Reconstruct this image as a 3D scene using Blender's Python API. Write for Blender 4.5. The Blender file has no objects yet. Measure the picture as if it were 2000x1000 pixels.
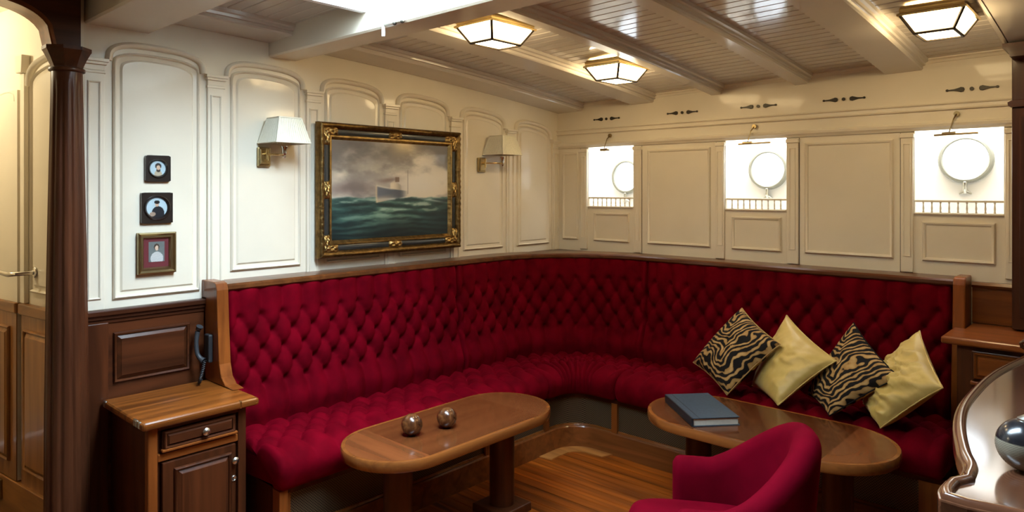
import bpy, bmesh, math, random
import numpy as np
from mathutils import Vector, Matrix

random.seed(7)
SC = bpy.context.scene
COL = SC.collection

# ------------------------------------------------------------------ camera
CAM = (3.32, -4.12, 1.6)
cd = bpy.data.cameras.new('camera')
cam = bpy.data.objects.new('camera', cd)
COL.objects.link(cam)
cam.location = CAM
cam.rotation_euler = (math.pi / 2, 0, math.radians(42.6))
cd.sensor_fit = 'HORIZONTAL'
cd.sensor_width = 36.0
cd.lens = 36.0 * 1360 / 2000
cd.shift_x = 0.0
cd.shift_y = (370 - 500) / 2000.0
cd.clip_start = 0.02
SC.camera = cam

# ------------------------------------------------------------------ view / world / large lights
SC.view_settings.view_transform = 'Standard'
SC.view_settings.look = 'None'
SC.view_settings.gamma = 1.0
SC.view_settings.use_curve_mapping = False
SC.view_settings.exposure = 0.0
SC.cycles.max_bounces = 7
SC.cycles.diffuse_bounces = 4
SC.cycles.glossy_bounces = 3
SC.cycles.sample_clamp_indirect = 6.0
SC.cycles.caustics_reflective = False
SC.cycles.caustics_refractive = False

w = bpy.data.worlds.new('daylight')
SC.world = w
w.use_nodes = True
bg = w.node_tree.nodes['Background']
bg.inputs[0].default_value = (0.86, 0.94, 1.0, 1)
bg.inputs[1].default_value = 5.0


def area(name, loc, rot, sx, sy, power, col):
    l = bpy.data.lights.new(name, 'AREA')
    l.shape = 'RECTANGLE'
    l.size, l.size_y = sx, sy
    l.energy = power
    l.color = col
    o = bpy.data.objects.new(name, l)
    COL.objects.link(o)
    o.location = loc
    o.rotation_euler = rot
    return o


COOL = (0.62, 0.82, 1.0)
WARM = (1.0, 0.74, 0.40)
# daylight falling through the skylight in view, then a weak added fill lamp out of view
area('skylight_daylight', (1.75, -2.63, 2.84), (0, 0, 0), 1.7, 0.52, 165, COOL)
area('rear_fill_light', (4.3, -3.2, 2.5), (0, 0, 0), 1.4, 1.6, 3.5, COOL)
# added lamps that brighten the closed recess between the panelled wall and the hull
for wx in (0.481, 1.54, 2.594):
    area('recess_fill_light', (wx, 0.125, 2.06), (0, 0, 0), 0.50, 0.12, 6.0, (0.95, 0.98, 1.0))

# ------------------------------------------------------------------ materials
MATS = {}


def nodes_of(name):
    m = bpy.data.materials.new(name)
    m.use_nodes = True
    nt = m.node_tree
    return m, nt, nt.nodes['Principled BSDF']


def N(nt, t, **kw):
    n = nt.nodes.new(t)
    for k, v in kw.items():
        setattr(n, k, v)
    return n


def ramp(nt, stops, interp='LINEAR'):
    r = N(nt, 'ShaderNodeValToRGB')
    r.color_ramp.interpolation = interp
    e = r.color_ramp.elements
    e[0].position, e[0].color = stops[0][0], (*stops[0][1], 1)
    e[1].position, e[1].color = stops[-1][0], (*stops[-1][1], 1)
    for p, c in stops[1:-1]:
        x = e.new(p)
        x.color = (*c, 1)
    return r


def bump_from(nt, b, height_socket, strength, dist):
    bp = N(nt, 'ShaderNodeBump')
    bp.inputs['Strength'].default_value = strength
    bp.inputs['Distance'].default_value = dist
    nt.links.new(height_socket, bp.inputs['Height'])
    nt.links.new(bp.outputs[0], b.inputs['Normal'])


def paint(name, col, rough=0.28, coat=0.4, var=0.04):
    m, nt, b = nodes_of(name)
    tc = N(nt, 'ShaderNodeTexCoord')
    no = N(nt, 'ShaderNodeTexNoise')
    no.inputs['Scale'].default_value = 3.0
    no.inputs['Detail'].default_value = 3
    nt.links.new(tc.outputs['Object'], no.inputs['Vector'])
    c0 = tuple(max(0, c * (1 - var)) for c in col)
    c1 = tuple(min(1, c * (1 + var)) for c in col)
    r = ramp(nt, [(0.3, c0), (0.7, c1)])
    nt.links.new(no.outputs[0], r.inputs[0])
    nt.links.new(r.outputs[0], b.inputs['Base Color'])
    b.inputs['Roughness'].default_value = rough
    b.inputs['Coat Weight'].default_value = coat
    b.inputs['Coat Roughness'].default_value = 0.07
    b.inputs['Specular IOR Level'].default_value = 0.12
    n2 = N(nt, 'ShaderNodeTexNoise')
    n2.inputs['Scale'].default_value = 35.0
    nt.links.new(tc.outputs['Object'], n2.inputs['Vector'])
    bump_from(nt, b, n2.outputs[0], 0.05, 0.002)
    MATS[name] = m
    return m


def wood(name, dark, light, axis, rough=0.3, coat=0.3, scale=1.0, streak=22.0):
    m, nt, b = nodes_of(name)
    tc = N(nt, 'ShaderNodeTexCoord')
    oi = N(nt, 'ShaderNodeObjectInfo')
    ad = N(nt, 'ShaderNodeVectorMath', operation='ADD')
    mu = N(nt, 'ShaderNodeVectorMath', operation='SCALE')
    cmb = N(nt, 'ShaderNodeCombineXYZ')
    for i in range(3):
        nt.links.new(oi.outputs['Random'], cmb.inputs[i])
    nt.links.new(cmb.outputs[0], mu.inputs[0])
    mu.inputs['Scale'].default_value = 7.0
    nt.links.new(tc.outputs['Object'], ad.inputs[0])
    nt.links.new(mu.outputs[0], ad.inputs[1])
    mp = N(nt, 'ShaderNodeMapping')
    s = [streak * scale] * 3
    s['xyz'.index(axis)] = 1.3 * scale
    mp.inputs['Scale'].default_value = s
    nt.links.new(ad.outputs[0], mp.inputs['Vector'])
    no = N(nt, 'ShaderNodeTexNoise')
    no.inputs['Scale'].default_value = 1.0
    no.inputs['Detail'].default_value = 3
    no.inputs['Roughness'].default_value = 0.5
    no.inputs['Distortion'].default_value = 0.6
    nt.links.new(mp.outputs[0], no.inputs['Vector'])
    mid = tuple((a + c) / 2 for a, c in zip(dark, light))
    r = ramp(nt, [(0.28, dark), (0.5, mid), (0.74, light)])
    nt.links.new(no.outputs[0], r.inputs[0])
    hs = N(nt, 'ShaderNodeHueSaturation')
    mr = N(nt, 'ShaderNodeMapRange')
    mr.inputs['To Min'].default_value = 0.82
    mr.inputs['To Max'].default_value = 1.18
    nt.links.new(oi.outputs['Random'], mr.inputs['Value'])
    nt.links.new(mr.outputs[0], hs.inputs['Value'])
    nt.links.new(r.outputs[0], hs.inputs['Color'])
    nt.links.new(hs.outputs[0], b.inputs['Base Color'])
    b.inputs['Roughness'].default_value = rough
    b.inputs['Coat Weight'].default_value = coat
    b.inputs['Coat Roughness'].default_value = 0.10
    b.inputs['Specular IOR Level'].default_value = 0.2
    bump_from(nt, b, no.outputs[0], 0.02, 0.0005)
    MATS[name] = m
    return m


def metal(name, col, rough=0.25, noise=0.0):
    m, nt, b = nodes_of(name)
    tc = N(nt, 'ShaderNodeTexCoord')
    no = N(nt, 'ShaderNodeTexNoise')
    no.inputs['Scale'].default_value = 40.0 if noise else 15.0
    no.inputs['Detail'].default_value = 4
    nt.links.new(tc.outputs['Object'], no.inputs['Vector'])
    r = ramp(nt, [(0.3, tuple(c * (0.45 if noise else 0.85) for c in col)), (0.7, col)])
    nt.links.new(no.outputs[0], r.inputs[0])
    nt.links.new(r.outputs[0], b.inputs['Base Color'])
    b.inputs['Metallic'].default_value = 1.0
    b.inputs['Roughness'].default_value = rough
    if noise:
        bump_from(nt, b, no.outputs[0], noise, 0.006)
    MATS[name] = m
    return m


def velvet(name, col, col2):
    m, nt, b = nodes_of(name)
    tc = N(nt, 'ShaderNodeTexCoord')
    no = N(nt, 'ShaderNodeTexNoise')
    no.inputs['Scale'].default_value = 9.0
    no.inputs['Detail'].default_value = 4
    nt.links.new(tc.outputs['Object'], no.inputs['Vector'])
    r = ramp(nt, [(0.3, col), (0.75, col2)])
    nt.links.new(no.outputs[0], r.inputs[0])
    nt.links.new(r.outputs[0], b.inputs['Base Color'])
    b.inputs['Roughness'].default_value = 0.85
    b.inputs['Specular IOR Level'].default_value = 0.03
    b.inputs['Sheen Weight'].default_value = 0.10
    b.inputs['Sheen Roughness'].default_value = 0.35
    b.inputs['Sheen Tint'].default_value = (1.0, 0.0, 0.05, 1)
    n2 = N(nt, 'ShaderNodeTexNoise')
    n2.inputs['Scale'].default_value = 350.0
    nt.links.new(tc.outputs['Object'], n2.inputs['Vector'])
    bump_from(nt, b, n2.outputs[0], 0.15, 0.001)
    MATS[name] = m
    return m


def plain(name, col, rough=0.5, metallic=0.0, emit=None, strength=0.0, coat=0.0):
    m, nt, b = nodes_of(name)
    tc = N(nt, 'ShaderNodeTexCoord')
    no = N(nt, 'ShaderNodeTexNoise')
    no.inputs['Scale'].default_value = 60.0
    nt.links.new(tc.outputs['Object'], no.inputs['Vector'])
    r = ramp(nt, [(0.3, tuple(c * 0.93 for c in col)), (0.7, col)])
    nt.links.new(no.outputs[0], r.inputs[0])
    nt.links.new(r.outputs[0], b.inputs['Base Color'])
    b.inputs['Roughness'].default_value = rough
    b.inputs['Metallic'].default_value = metallic
    b.inputs['Coat Weight'].default_value = coat
    if emit:
        b.inputs['Emission Color'].default_value = (*emit, 1)
        b.inputs['Emission Strength'].default_value = strength
    MATS[name] = m
    return m


paint('cream', (0.80, 0.73, 0.60), 0.36, 0.15)
paint('cream_panel', (0.78, 0.705, 0.57), 0.34, 0.32)
paint('ceiling_paint', (0.56, 0.52, 0.47), 0.16, 0.7)
paint('beam_paint', (0.60, 0.555, 0.50), 0.2, 0.6)
paint('white_beam', (0.72, 0.66, 0.56), 0.25, 0.4)
paint('well_white', (0.92, 0.92, 0.90), 0.5, 0.0)
paint('niche_ring', (0.30, 0.30, 0.25), 0.35, 0.3)
MD, ML = (0.032, 0.0085, 0.003), (0.092, 0.025, 0.0078)
TD, TL = (0.085, 0.018, 0.003), (0.40, 0.098, 0.010)
for a in 'xyz':
    wood('mahogany_' + a, MD, ML, a, rough=0.38, coat=0.10)
    wood('warm_wood_' + a, (0.12, 0.030, 0.006), (0.27, 0.076, 0.014), a)
    wood('rail_wood_' + a, (0.070, 0.021, 0.006), (0.15, 0.048, 0.013), a)
    wood('teak_' + a, TD, TL, a, rough=0.36, coat=0.12)
    wood('cabinet_top_' + a, (0.075, 0.020, 0.004), (0.38, 0.112, 0.018), a, rough=0.3, coat=0.25, streak=26.0)
    wood('corridor_wood_' + a, (0.20, 0.075, 0.018), (0.40, 0.17, 0.045), a)  # lightened tone: the corridor's lamplight is put into the wood colour
    wood('column_wood_' + a, (0.040, 0.012, 0.005), (0.098, 0.031, 0.012), a, rough=0.38, coat=0.08)
    wood('pale_teak_' + a, (0.26, 0.10, 0.024), (0.42, 0.18, 0.05), a)
    wood('plinth_wood_' + a, (0.12, 0.036, 0.009), (0.25, 0.082, 0.020), a)
    wood('table_wood_' + a, (0.066, 0.0185, 0.0055), (0.130, 0.037, 0.010), a, rough=0.25, coat=0.4, streak=30.0)
    wood('table_end_' + a, (0.11, 0.033, 0.010), (0.18, 0.055, 0.016), a, rough=0.25, coat=0.4, streak=14.0)
    wood('table_edge_' + a, (0.145, 0.044, 0.010), (0.26, 0.085, 0.018), a, rough=0.25, coat=0.5)
    wood('desk_wood_' + a, (0.06, 0.022, 0.011), (0.13, 0.050, 0.023), a, rough=0.16, coat=1.0)
velvet('red_velvet', (0.080, 0.0002, 0.0036), (0.158, 0.0005, 0.0072))
velvet('chair_velvet', (0.095, 0.0004, 0.0056), (0.135, 0.0006, 0.0082))
plain('button_red', (0.030, 0.0004, 0.002), 0.95)
MATS['button_red'].node_tree.nodes['Principled BSDF'].inputs['Specular IOR Level'].default_value = 0.0
metal('brass', (0.80, 0.60, 0.28), 0.22)
metal('old_brass', (0.42, 0.32, 0.16), 0.3)
metal('chrome', (0.80, 0.78, 0.74), 0.16)
metal('gilt', (0.46, 0.30, 0.11), 0.38, noise=0.9)
metal('gilt_bright', (0.72, 0.49, 0.18), 0.33, noise=0.8)
metal('dark_gilt', (0.24, 0.145, 0.05), 0.42, noise=1.0)
metal('pale_metal', (0.62, 0.60, 0.52), 0.3)
plain('iron', (0.045, 0.038, 0.028), 0.45, 0.4)
plain('dark_bronze', (0.035, 0.022, 0.010), 0.5, 0.0)
plain('black_band', (0.018, 0.022, 0.024), 0.35, coat=0.4)
plain('black_lacquer', (0.018, 0.012, 0.010), 0.25, coat=0.6)
plain('phone_grey', (0.030, 0.032, 0.036), 0.5)
plain('phone_black', (0.02, 0.02, 0.022), 0.5)
plain('maroon_mat', (0.12, 0.008, 0.012), 0.7)
plain('dark_floor', (0.035, 0.014, 0.006), 0.5)
plain('page_white', (0.72, 0.66, 0.54), 0.8)
plain('lantern_glass', (0.95, 0.92, 0.85), 0.4, emit=(1.0, 0.74, 0.38), strength=32.0)
plain('shade_fabric', (0.80, 0.76, 0.62), 0.8)
plain('shadow_gap', (0.02, 0.012, 0.008), 0.8)
MATS['shade_fabric'].node_tree.nodes['Principled BSDF'].inputs['Subsurface Weight'].default_value = 0.0


def glass_pane():
    m = bpy.data.materials.new('clear_glass')
    m.use_nodes = True
    nt = m.node_tree
    nt.nodes.clear()
    o = N(nt, 'ShaderNodeOutputMaterial')
    mx = N(nt, 'ShaderNodeMixShader')
    t = N(nt, 'ShaderNodeBsdfTransparent')
    g = N(nt, 'ShaderNodeBsdfGlossy')
    g.inputs['Roughness'].default_value = 0.02
    mx.inputs[0].default_value = 0.06
    nt.links.new(t.outputs[0], mx.inputs[1])
    nt.links.new(g.outputs[0], mx.inputs[2])
    nt.links.new(mx.outputs[0], o.inputs[0])
    MATS['clear_glass'] = m


glass_pane()


def grille_mat():
    m, nt, b = nodes_of('wire_grille')
    tc = N(nt, 'ShaderNodeTexCoord')
    ck = N(nt, 'ShaderNodeTexChecker')
    ck.inputs['Scale'].default_value = 160.0
    ck.inputs[1].default_value = (0.15, 0.105, 0.055, 1)
    ck.inputs[2].default_value = (0.035, 0.022, 0.012, 1)
    nt.links.new(tc.outputs['Object'], ck.inputs[0])
    nt.links.new(ck.outputs[0], b.inputs['Base Color'])
    b.inputs['Roughness'].default_value = 0.45
    b.inputs['Metallic'].default_value = 0.4
    bump_from(nt, b, ck.outputs[1], 0.6, 0.002)
    MATS['wire_grille'] = m


grille_mat()


def attr_mat(name, rough=0.45, coat=0.2):
    m, nt, b = nodes_of(name)
    at = N(nt, 'ShaderNodeAttribute', attribute_name='paintwork')
    nt.links.new(at.outputs['Color'], b.inputs['Base Color'])
    b.inputs['Roughness'].default_value = rough
    b.inputs['Coat Weight'].default_value = coat
    MATS[name] = m


attr_mat('oil_paint', 0.4, 0.25)
attr_mat('miniature_paint', 0.35, 0.3)


def tiger_mat():
    m, nt, b = nodes_of('tiger_print')
    tc = N(nt, 'ShaderNodeTexCoord')
    uvm = N(nt, 'ShaderNodeMapping')
    nt.links.new(tc.outputs['UV'], uvm.inputs['Vector'])
    oi = N(nt, 'ShaderNodeObjectInfo')
    ad = N(nt, 'ShaderNodeVectorMath', operation='ADD')
    cmb = N(nt, 'ShaderNodeCombineXYZ')
    nt.links.new(oi.outputs['Random'], cmb.inputs[0])
    nt.links.new(oi.outputs['Random'], cmb.inputs[1])
    nt.links.new(uvm.outputs[0], ad.inputs[0])
    nt.links.new(cmb.outputs[0], ad.inputs[1])
    # warp
    n1 = N(nt, 'ShaderNodeTexNoise')
    n1.inputs['Scale'].default_value = 2.6
    n1.inputs['Detail'].default_value = 2.0
    nt.links.new(ad.outputs[0], n1.inputs['Vector'])
    sub = N(nt, 'ShaderNodeVectorMath', operation='SUBTRACT')
    sub.inputs[1].default_value = (0.5, 0.5, 0.5)
    nt.links.new(n1.outputs['Color'], sub.inputs[0])
    sc = N(nt, 'ShaderNodeVectorMath', operation='SCALE')
    sc.inputs['Scale'].default_value = 0.42
    nt.links.new(sub.outputs[0], sc.inputs[0])
    ad2 = N(nt, 'ShaderNodeVectorMath', operation='ADD')
    nt.links.new(uvm.outputs[0], ad2.inputs[0])
    nt.links.new(sc.outputs[0], ad2.inputs[1])
    # herringbone towards the diagonal: v + |u - v| style bands
    sp = N(nt, 'ShaderNodeSeparateXYZ')
    nt.links.new(ad2.outputs[0], sp.inputs[0])
    d = N(nt, 'ShaderNodeMath', operation='SUBTRACT')
    nt.links.new(sp.outputs[0], d.inputs[0])
    nt.links.new(sp.outputs[1], d.inputs[1])
    ab = N(nt, 'ShaderNodeMath', operation='ABSOLUTE')
    nt.links.new(d.outputs[0], ab.inputs[0])
    su = N(nt, 'ShaderNodeMath', operation='ADD')
    nt.links.new(sp.outputs[0], su.inputs[0])
    nt.links.new(sp.outputs[1], su.inputs[1])
    mu = N(nt, 'ShaderNodeMath', operation='MULTIPLY_ADD')
    mu.inputs[1].default_value = 0.9
    nt.links.new(ab.outputs[0], mu.inputs[0])
    nt.links.new(su.outputs[0], mu.inputs[2])
    fr = N(nt, 'ShaderNodeMath', operation='MULTIPLY')
    fr.inputs[1].default_value = 44.0
    nt.links.new(mu.outputs[0], fr.inputs[0])
    sn = N(nt, 'ShaderNodeMath', operation='SINE')
    nt.links.new(fr.outputs[0], sn.inputs[0])
    n3 = N(nt, 'ShaderNodeTexNoise')
    n3.inputs['Scale'].default_value = 9.0
    n3.inputs['Detail'].default_value = 2.0
    nt.links.new(ad.outputs[0], n3.inputs['Vector'])
    m3 = N(nt, 'ShaderNodeMath', operation='MULTIPLY_ADD')
    m3.inputs[1].default_value = 3.4
    nt.links.new(n3.outputs[0], m3.inputs[0])
    nt.links.new(sn.outputs[0], m3.inputs[2])
    r = ramp(nt, [(0.50, (0.010, 0.009, 0.010)), (0.60, (0.32, 0.18, 0.06)), (1.0, (0.50, 0.33, 0.14))])
    mr = N(nt, 'ShaderNodeMapRange')
    mr.inputs['From Min'].default_value = 0.1
    mr.inputs['From Max'].default_value = 3.3
    nt.links.new(m3.outputs[0], mr.inputs['Value'])
    nt.links.new(mr.outputs[0], r.inputs[0])
    nt.links.new(r.outputs[0], b.inputs['Base Color'])
    b.inputs['Roughness'].default_value = 0.8
    b.inputs['Specular IOR Level'].default_value = 0.1
    MATS['tiger_print'] = m


tiger_mat()


def satin(name, c0, c1):
    m, nt, b = nodes_of(name)
    tc = N(nt, 'ShaderNodeTexCoord')
    no = N(nt, 'ShaderNodeTexNoise')
    no.inputs['Scale'].default_value = 12.0
    nt.links.new(tc.outputs['Object'], no.inputs['Vector'])
    r = ramp(nt, [(0.3, c0), (0.7, c1)])
    nt.links.new(no.outputs[0], r.inputs[0])
    nt.links.new(r.outputs[0], b.inputs['Base Color'])
    b.inputs['Roughness'].default_value = 0.45
    b.inputs['Sheen Weight'].default_value = 0.1
    MATS[name] = m


satin('yellow_satin', (0.52, 0.36, 0.09), (0.64, 0.46, 0.14))


def burl_mat(name, stops, scale, rough=0.14):
    m, nt, b = nodes_of(name)
    tc = N(nt, 'ShaderNodeTexCoord')
    no = N(nt, 'ShaderNodeTexNoise')
    no.inputs['Scale'].default_value = scale
    no.inputs['Detail'].default_value = 6
    no.inputs['Distortion'].default_value = 1.2
    nt.links.new(tc.outputs['Object'], no.inputs['Vector'])
    r = ramp(nt, stops)
    nt.links.new(no.outputs[0], r.inputs[0])
    nt.links.new(r.outputs[0], b.inputs['Base Color'])
    b.inputs['Roughness'].default_value = rough
    b.inputs['Coat Weight'].default_value = 0.35
    MATS[name] = m


burl_mat('burl_wood', [(0.3, (0.022, 0.007, 0.003)), (0.48, (0.085, 0.027, 0.008)), (0.60, (0.15, 0.055, 0.016)), (0.72, (0.05, 0.017, 0.006))], 22.0, 0.25)


def striped_ball_mat():
    m, nt, b = nodes_of('striped_horn')
    tc = N(nt, 'ShaderNodeTexCoord')
    wv = N(nt, 'ShaderNodeTexWave')
    wv.bands_direction = 'Z'
    wv.inputs['Scale'].default_value = 90.0
    wv.inputs['Distortion'].default_value = 1.5
    nt.links.new(tc.outputs['Object'], wv.inputs['Vector'])
    r = ramp(nt, [(0.2, (0.10, 0.085, 0.06)), (0.8, (0.26, 0.23, 0.17))])
    nt.links.new(wv.outputs[0], r.inputs[0])
    sp = N(nt, 'ShaderNodeSeparateXYZ')
    nt.links.new(tc.outputs['Object'], sp.inputs[0])
    r2 = ramp(nt, [(0.0, (0, 0, 0)), (1.0, (1, 1, 1))], 'CONSTANT')
    r2.color_ramp.elements[1].position = 0.5
    mr = N(nt, 'ShaderNodeMapRange')
    mr.inputs['From Min'].default_value = 0.0
    mr.inputs['From Max'].default_value = 0.135
    nt.links.new(sp.outputs[2], mr.inputs['Value'])
    nt.links.new(mr.outputs[0], r2.inputs[0])
    mx = N(nt, 'ShaderNodeMixRGB')
    nt.links.new(r2.outputs[0], mx.inputs[0])
    nt.links.new(r.outputs[0], mx.inputs[1])
    mx.inputs[2].default_value = (0.012, 0.012, 0.014, 1)
    nt.links.new(mx.outputs[0], b.inputs['Base Color'])
    b.inputs['Roughness'].default_value = 0.22
    b.inputs['Coat Weight'].default_value = 0.25
    MATS['striped_horn'] = m


striped_ball_mat()


def book_mat():
    m, nt, b = nodes_of('book_cloth')
    tc = N(nt, 'ShaderNodeTexCoord')
    no = N(nt, 'ShaderNodeTexNoise')
    no.inputs['Scale'].default_value = 90.0
    nt.links.new(tc.outputs['Object'], no.inputs['Vector'])
    r = ramp(nt, [(0.3, (0.030, 0.050, 0.072)), (0.7, (0.045, 0.075, 0.105))])
    nt.links.new(no.outputs[0], r.inputs[0])
    nt.links.new(r.outputs[0], b.inputs['Base Color'])
    b.inputs['Roughness'].default_value = 0.38
    bump_from(nt, b, no.outputs[0], 0.2, 0.0006)
    MATS['book_cloth'] = m


book_mat()
plain('book_spine', (0.014, 0.018, 0.022), 0.4)

# ------------------------------------------------------------------ mesh helpers
WLOC = {}


class MB:
    def __init__(s):
        s.v, s.f = [], []

    def add(s, vs, fs):
        o = len(s.v)
        s.v += [tuple(map(float, p)) for p in vs]
        s.f += [tuple(i + o for i in q) for q in fs]
        return s

    def box(s, x0, x1, y0, y1, z0, z1):
        vs = [(x, y, z) for z in (z0, z1) for y in (y0, y1) for x in (x0, x1)]
        return s.add(vs, [(0, 2, 3, 1), (4, 5, 7, 6), (0, 1, 5, 4), (2, 6, 7, 3), (0, 4, 6, 2), (1, 3, 7, 5)])

    def hexa(s, bottom, top):
        return s.add(list(bottom) + list(top), [(3, 2, 1, 0), (4, 5, 6, 7), (0, 1, 5, 4), (1, 2, 6, 5), (2, 3, 7, 6), (3, 0, 4, 7)])

    def prism(s, pts, fn, d0, d1):
        """outline pts (a,b) -> fn(a,b,d)"""
        n = len(pts)
        vs = [fn(a, b, d0) for a, b in pts] + [fn(a, b, d1) for a, b in pts]
        fs = [tuple(range(n - 1, -1, -1)), tuple(range(n, 2 * n))]
        fs += [(i, (i + 1) % n, (i + 1) % n + n, i + n) for i in range(n)]
        return s.add(vs, fs)

    def sweep(s, path, profile, fn, closed=False, caps=True):
        """path: list of (a,b) in a plane; profile: closed list of (off, h): off = in-plane left offset, h = out of plane; fn(a,b,h)"""
        n = len(path)
        P = [Vector((a, b)) for a, b in path]
        rings = []
        for i in range(n):
            if closed:
                t0 = (P[i] - P[i - 1]).normalized()
                t1 = (P[(i + 1) % n] - P[i]).normalized()
            else:
                t0 = (P[i] - P[i - 1]).normalized() if i > 0 else (P[1] - P[0]).normalized()
                t1 = (P[i + 1] - P[i]).normalized() if i < n - 1 else t0
            n0 = Vector((-t0.y, t0.x))
            n1 = Vector((-t1.y, t1.x))
            m = n0 + n1
            m = m / max(0.3, m.dot(n0)) if m.length > 1e-6 else n0
            rings.append([fn(P[i].x + m.x * o, P[i].y + m.y * o, h) for o, h in profile])
        k = len(profile)
        vs = [p for r in rings for p in r]
        fs = []
        for i in range(n if closed else n - 1):
            j = (i + 1) % n
            for q in range(k):
                q2 = (q + 1) % k
                fs.append((i * k + q, i * k + q2, j * k + q2, j * k + q))
        if caps and not closed:
            fs.append(tuple(range(k - 1, -1, -1)))
            fs.append(tuple((n - 1) * k + q for q in range(k)))
        return s.add(vs, fs)

    def lathe(s, prof, c=(0, 0, 0), n=24, axis='z'):
        vs, fs = [], []
        for r, h in prof:
            for i in range(n):
                a = 2 * math.pi * i / n
                p = (r * math.cos(a), r * math.sin(a), h)
                if axis == 'x':
                    p = (p[2], p[0], p[1])
                elif axis == 'y':
                    p = (p[1], p[2], p[0])
                vs.append((c[0] + p[0], c[1] + p[1], c[2] + p[2]))
        m = len(prof)
        for j in range(m - 1):
            for i in range(n):
                i2 = (i + 1) % n
                fs.append((j * n + i, j * n + i2, (j + 1) * n + i2, (j + 1) * n + i))
        fs.append(tuple(range(n - 1, -1, -1)))
        fs.append(tuple((m - 1) * n + i for i in range(n)))
        return s.add(vs, fs)

    def tube(s, pts, r, n=8):
        P = [Vector(p) for p in pts]
        up = Vector((0.13, 0.21, 0.97))
        vs, fs = [], []
        for i, p in enumerate(P):
            t = (P[min(i + 1, len(P) - 1)] - P[max(i - 1, 0)]).normalized()
            a = t.cross(up)
            if a.length < 0.05:
                a = t.cross(Vector((1, 0, 0)))
            a.normalize()
            b = t.cross(a)
            rr = r[i] if isinstance(r, (list, tuple)) else r
            for k in range(n):
                th = 2 * math.pi * k / n
                vs.append(p + a * (rr * math.cos(th)) + b * (rr * math.sin(th)))
        for i in range(len(P) - 1):
            for k in range(n):
                k2 = (k + 1) % n
                fs.append((i * n + k, i * n + k2, (i + 1) * n + k2, (i + 1) * n + k))
        fs.append(tuple(range(n - 1, -1, -1)))
        fs.append(tuple((len(P) - 1) * n + k for k in range(n)))
        return s.add(vs, fs)

    def grid(s, A):
        """A: numpy (m,n,3)"""
        m, n, _ = A.shape
        o = len(s.v)
        s.v += [tuple(p) for p in A.reshape(-1, 3).tolist()]
        s.f += [(o + i * n + j, o + i * n + j + 1, o + (i + 1) * n + j + 1, o + (i + 1) * n + j) for i in range(m - 1) for j in range(n - 1)]
        return s

    def sphere(s, c, r, n=24, m=14, sq=(1, 1, 1)):
        vs = [(c[0], c[1], c[2] - r * sq[2])]
        fs = []
        for j in range(1, m):
            ph = -math.pi / 2 + math.pi * j / m
            for i in range(n):
                th = 2 * math.pi * i / n
                vs.append((c[0] + r * sq[0] * math.cos(ph) * math.cos(th), c[1] + r * sq[1] * math.cos(ph) * math.sin(th), c[2] + r * sq[2] * math.sin(ph)))
        vs.append((c[0], c[1], c[2] + r * sq[2]))
        for i in range(n):
            fs.append((0, 1 + (i + 1) % n, 1 + i))
            fs.append((len(vs) - 1, 1 + (m - 2) * n + i, 1 + (m - 2) * n + (i + 1) % n))
        for j in range(m - 2):
            for i in range(n):
                i2 = (i + 1) % n
                fs.append((1 + j * n + i, 1 + j * n + i2, 1 + (j + 1) * n + i2, 1 + (j + 1) * n + i))
        return s.add(vs, fs)

    def build(s, name, mat, parent=None, smooth=None, bev=0.0, seg=2, fixn=True):
        A = np.array(s.v)
        lo, hi = A.min(0), A.max(0)
        c = (lo + hi) / 2
        c[2] = lo[2] if parent is None else c[2]
        me = bpy.data.meshes.new(name)
        me.from_pydata((A - c).tolist(), [], s.f)
        if fixn:
            bm = bmesh.new()
            bm.from_mesh(me)
            bmesh.ops.recalc_face_normals(bm, faces=bm.faces)
            bm.to_mesh(me)
            bm.free()
        if isinstance(mat, str):
            mat = MATS[mat]
        me.materials.append(mat)
        if smooth is not None:
            me.polygons.foreach_set('use_smooth', [True] * len(me.polygons))
            me.set_sharp_from_angle(angle=math.radians(smooth))
        o = bpy.data.objects.new(name, me)
        COL.objects.link(o)
        wl = Vector(c.tolist())
        pw = WLOC[parent.name] if parent else Vector((0, 0, 0))
        o.location = wl - pw
        o.parent = parent
        WLOC[o.name] = wl
        if bev:
            md = o.modifiers.new('edge', 'BEVEL')
            md.width = bev
            md.segments = seg
            md.limit_method = 'ANGLE'
            md.angle_limit = math.radians(40)
        return o


def tag(o, label=None, cat=None, group=None, kind=None):
    if label:
        o['label'] = label
    if cat:
        o['category'] = cat
    if group:
        o['group'] = group
    if kind:
        o['kind'] = kind
    return o


def thing(name, loc, label, cat, group=None):
    o = bpy.data.objects.new(name, None)
    o.empty_display_size = 0.05
    COL.objects.link(o)
    o.location = loc
    WLOC[o.name] = Vector(loc)
    return tag(o, label, cat, group)


def struct(mb, name, mat, **kw):
    return tag(mb.build(name, mat, **kw), kind='structure')


def clone(o, parent, off):
    """a copy of one mesh child under parent, shifted by off in parent space"""
    c = o.copy()
    COL.objects.link(c)
    c.parent = parent
    c.location = o.location + Vector(off)
    WLOC[c.name] = WLOC[o.name] + Vector(off)
    return c


def catmull(pts, k=8):
    out = []
    n = len(pts)
    for i in range(n - 1):
        p0, p1, p2, p3 = pts[max(i - 1, 0)], pts[i], pts[i + 1], pts[min(i + 2, n - 1)]
        for j in range(k):
            t = j / k
            out.append(tuple(0.5 * ((2 * b) + (-a + c) * t + (2 * a - 5 * b + 4 * c - d) * t * t + (-a + 3 * b - 3 * c + d) * t ** 3) for a, b, c, d in zip(p0, p1, p2, p3)))
    out.append(tuple(pts[-1]))
    return out


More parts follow.
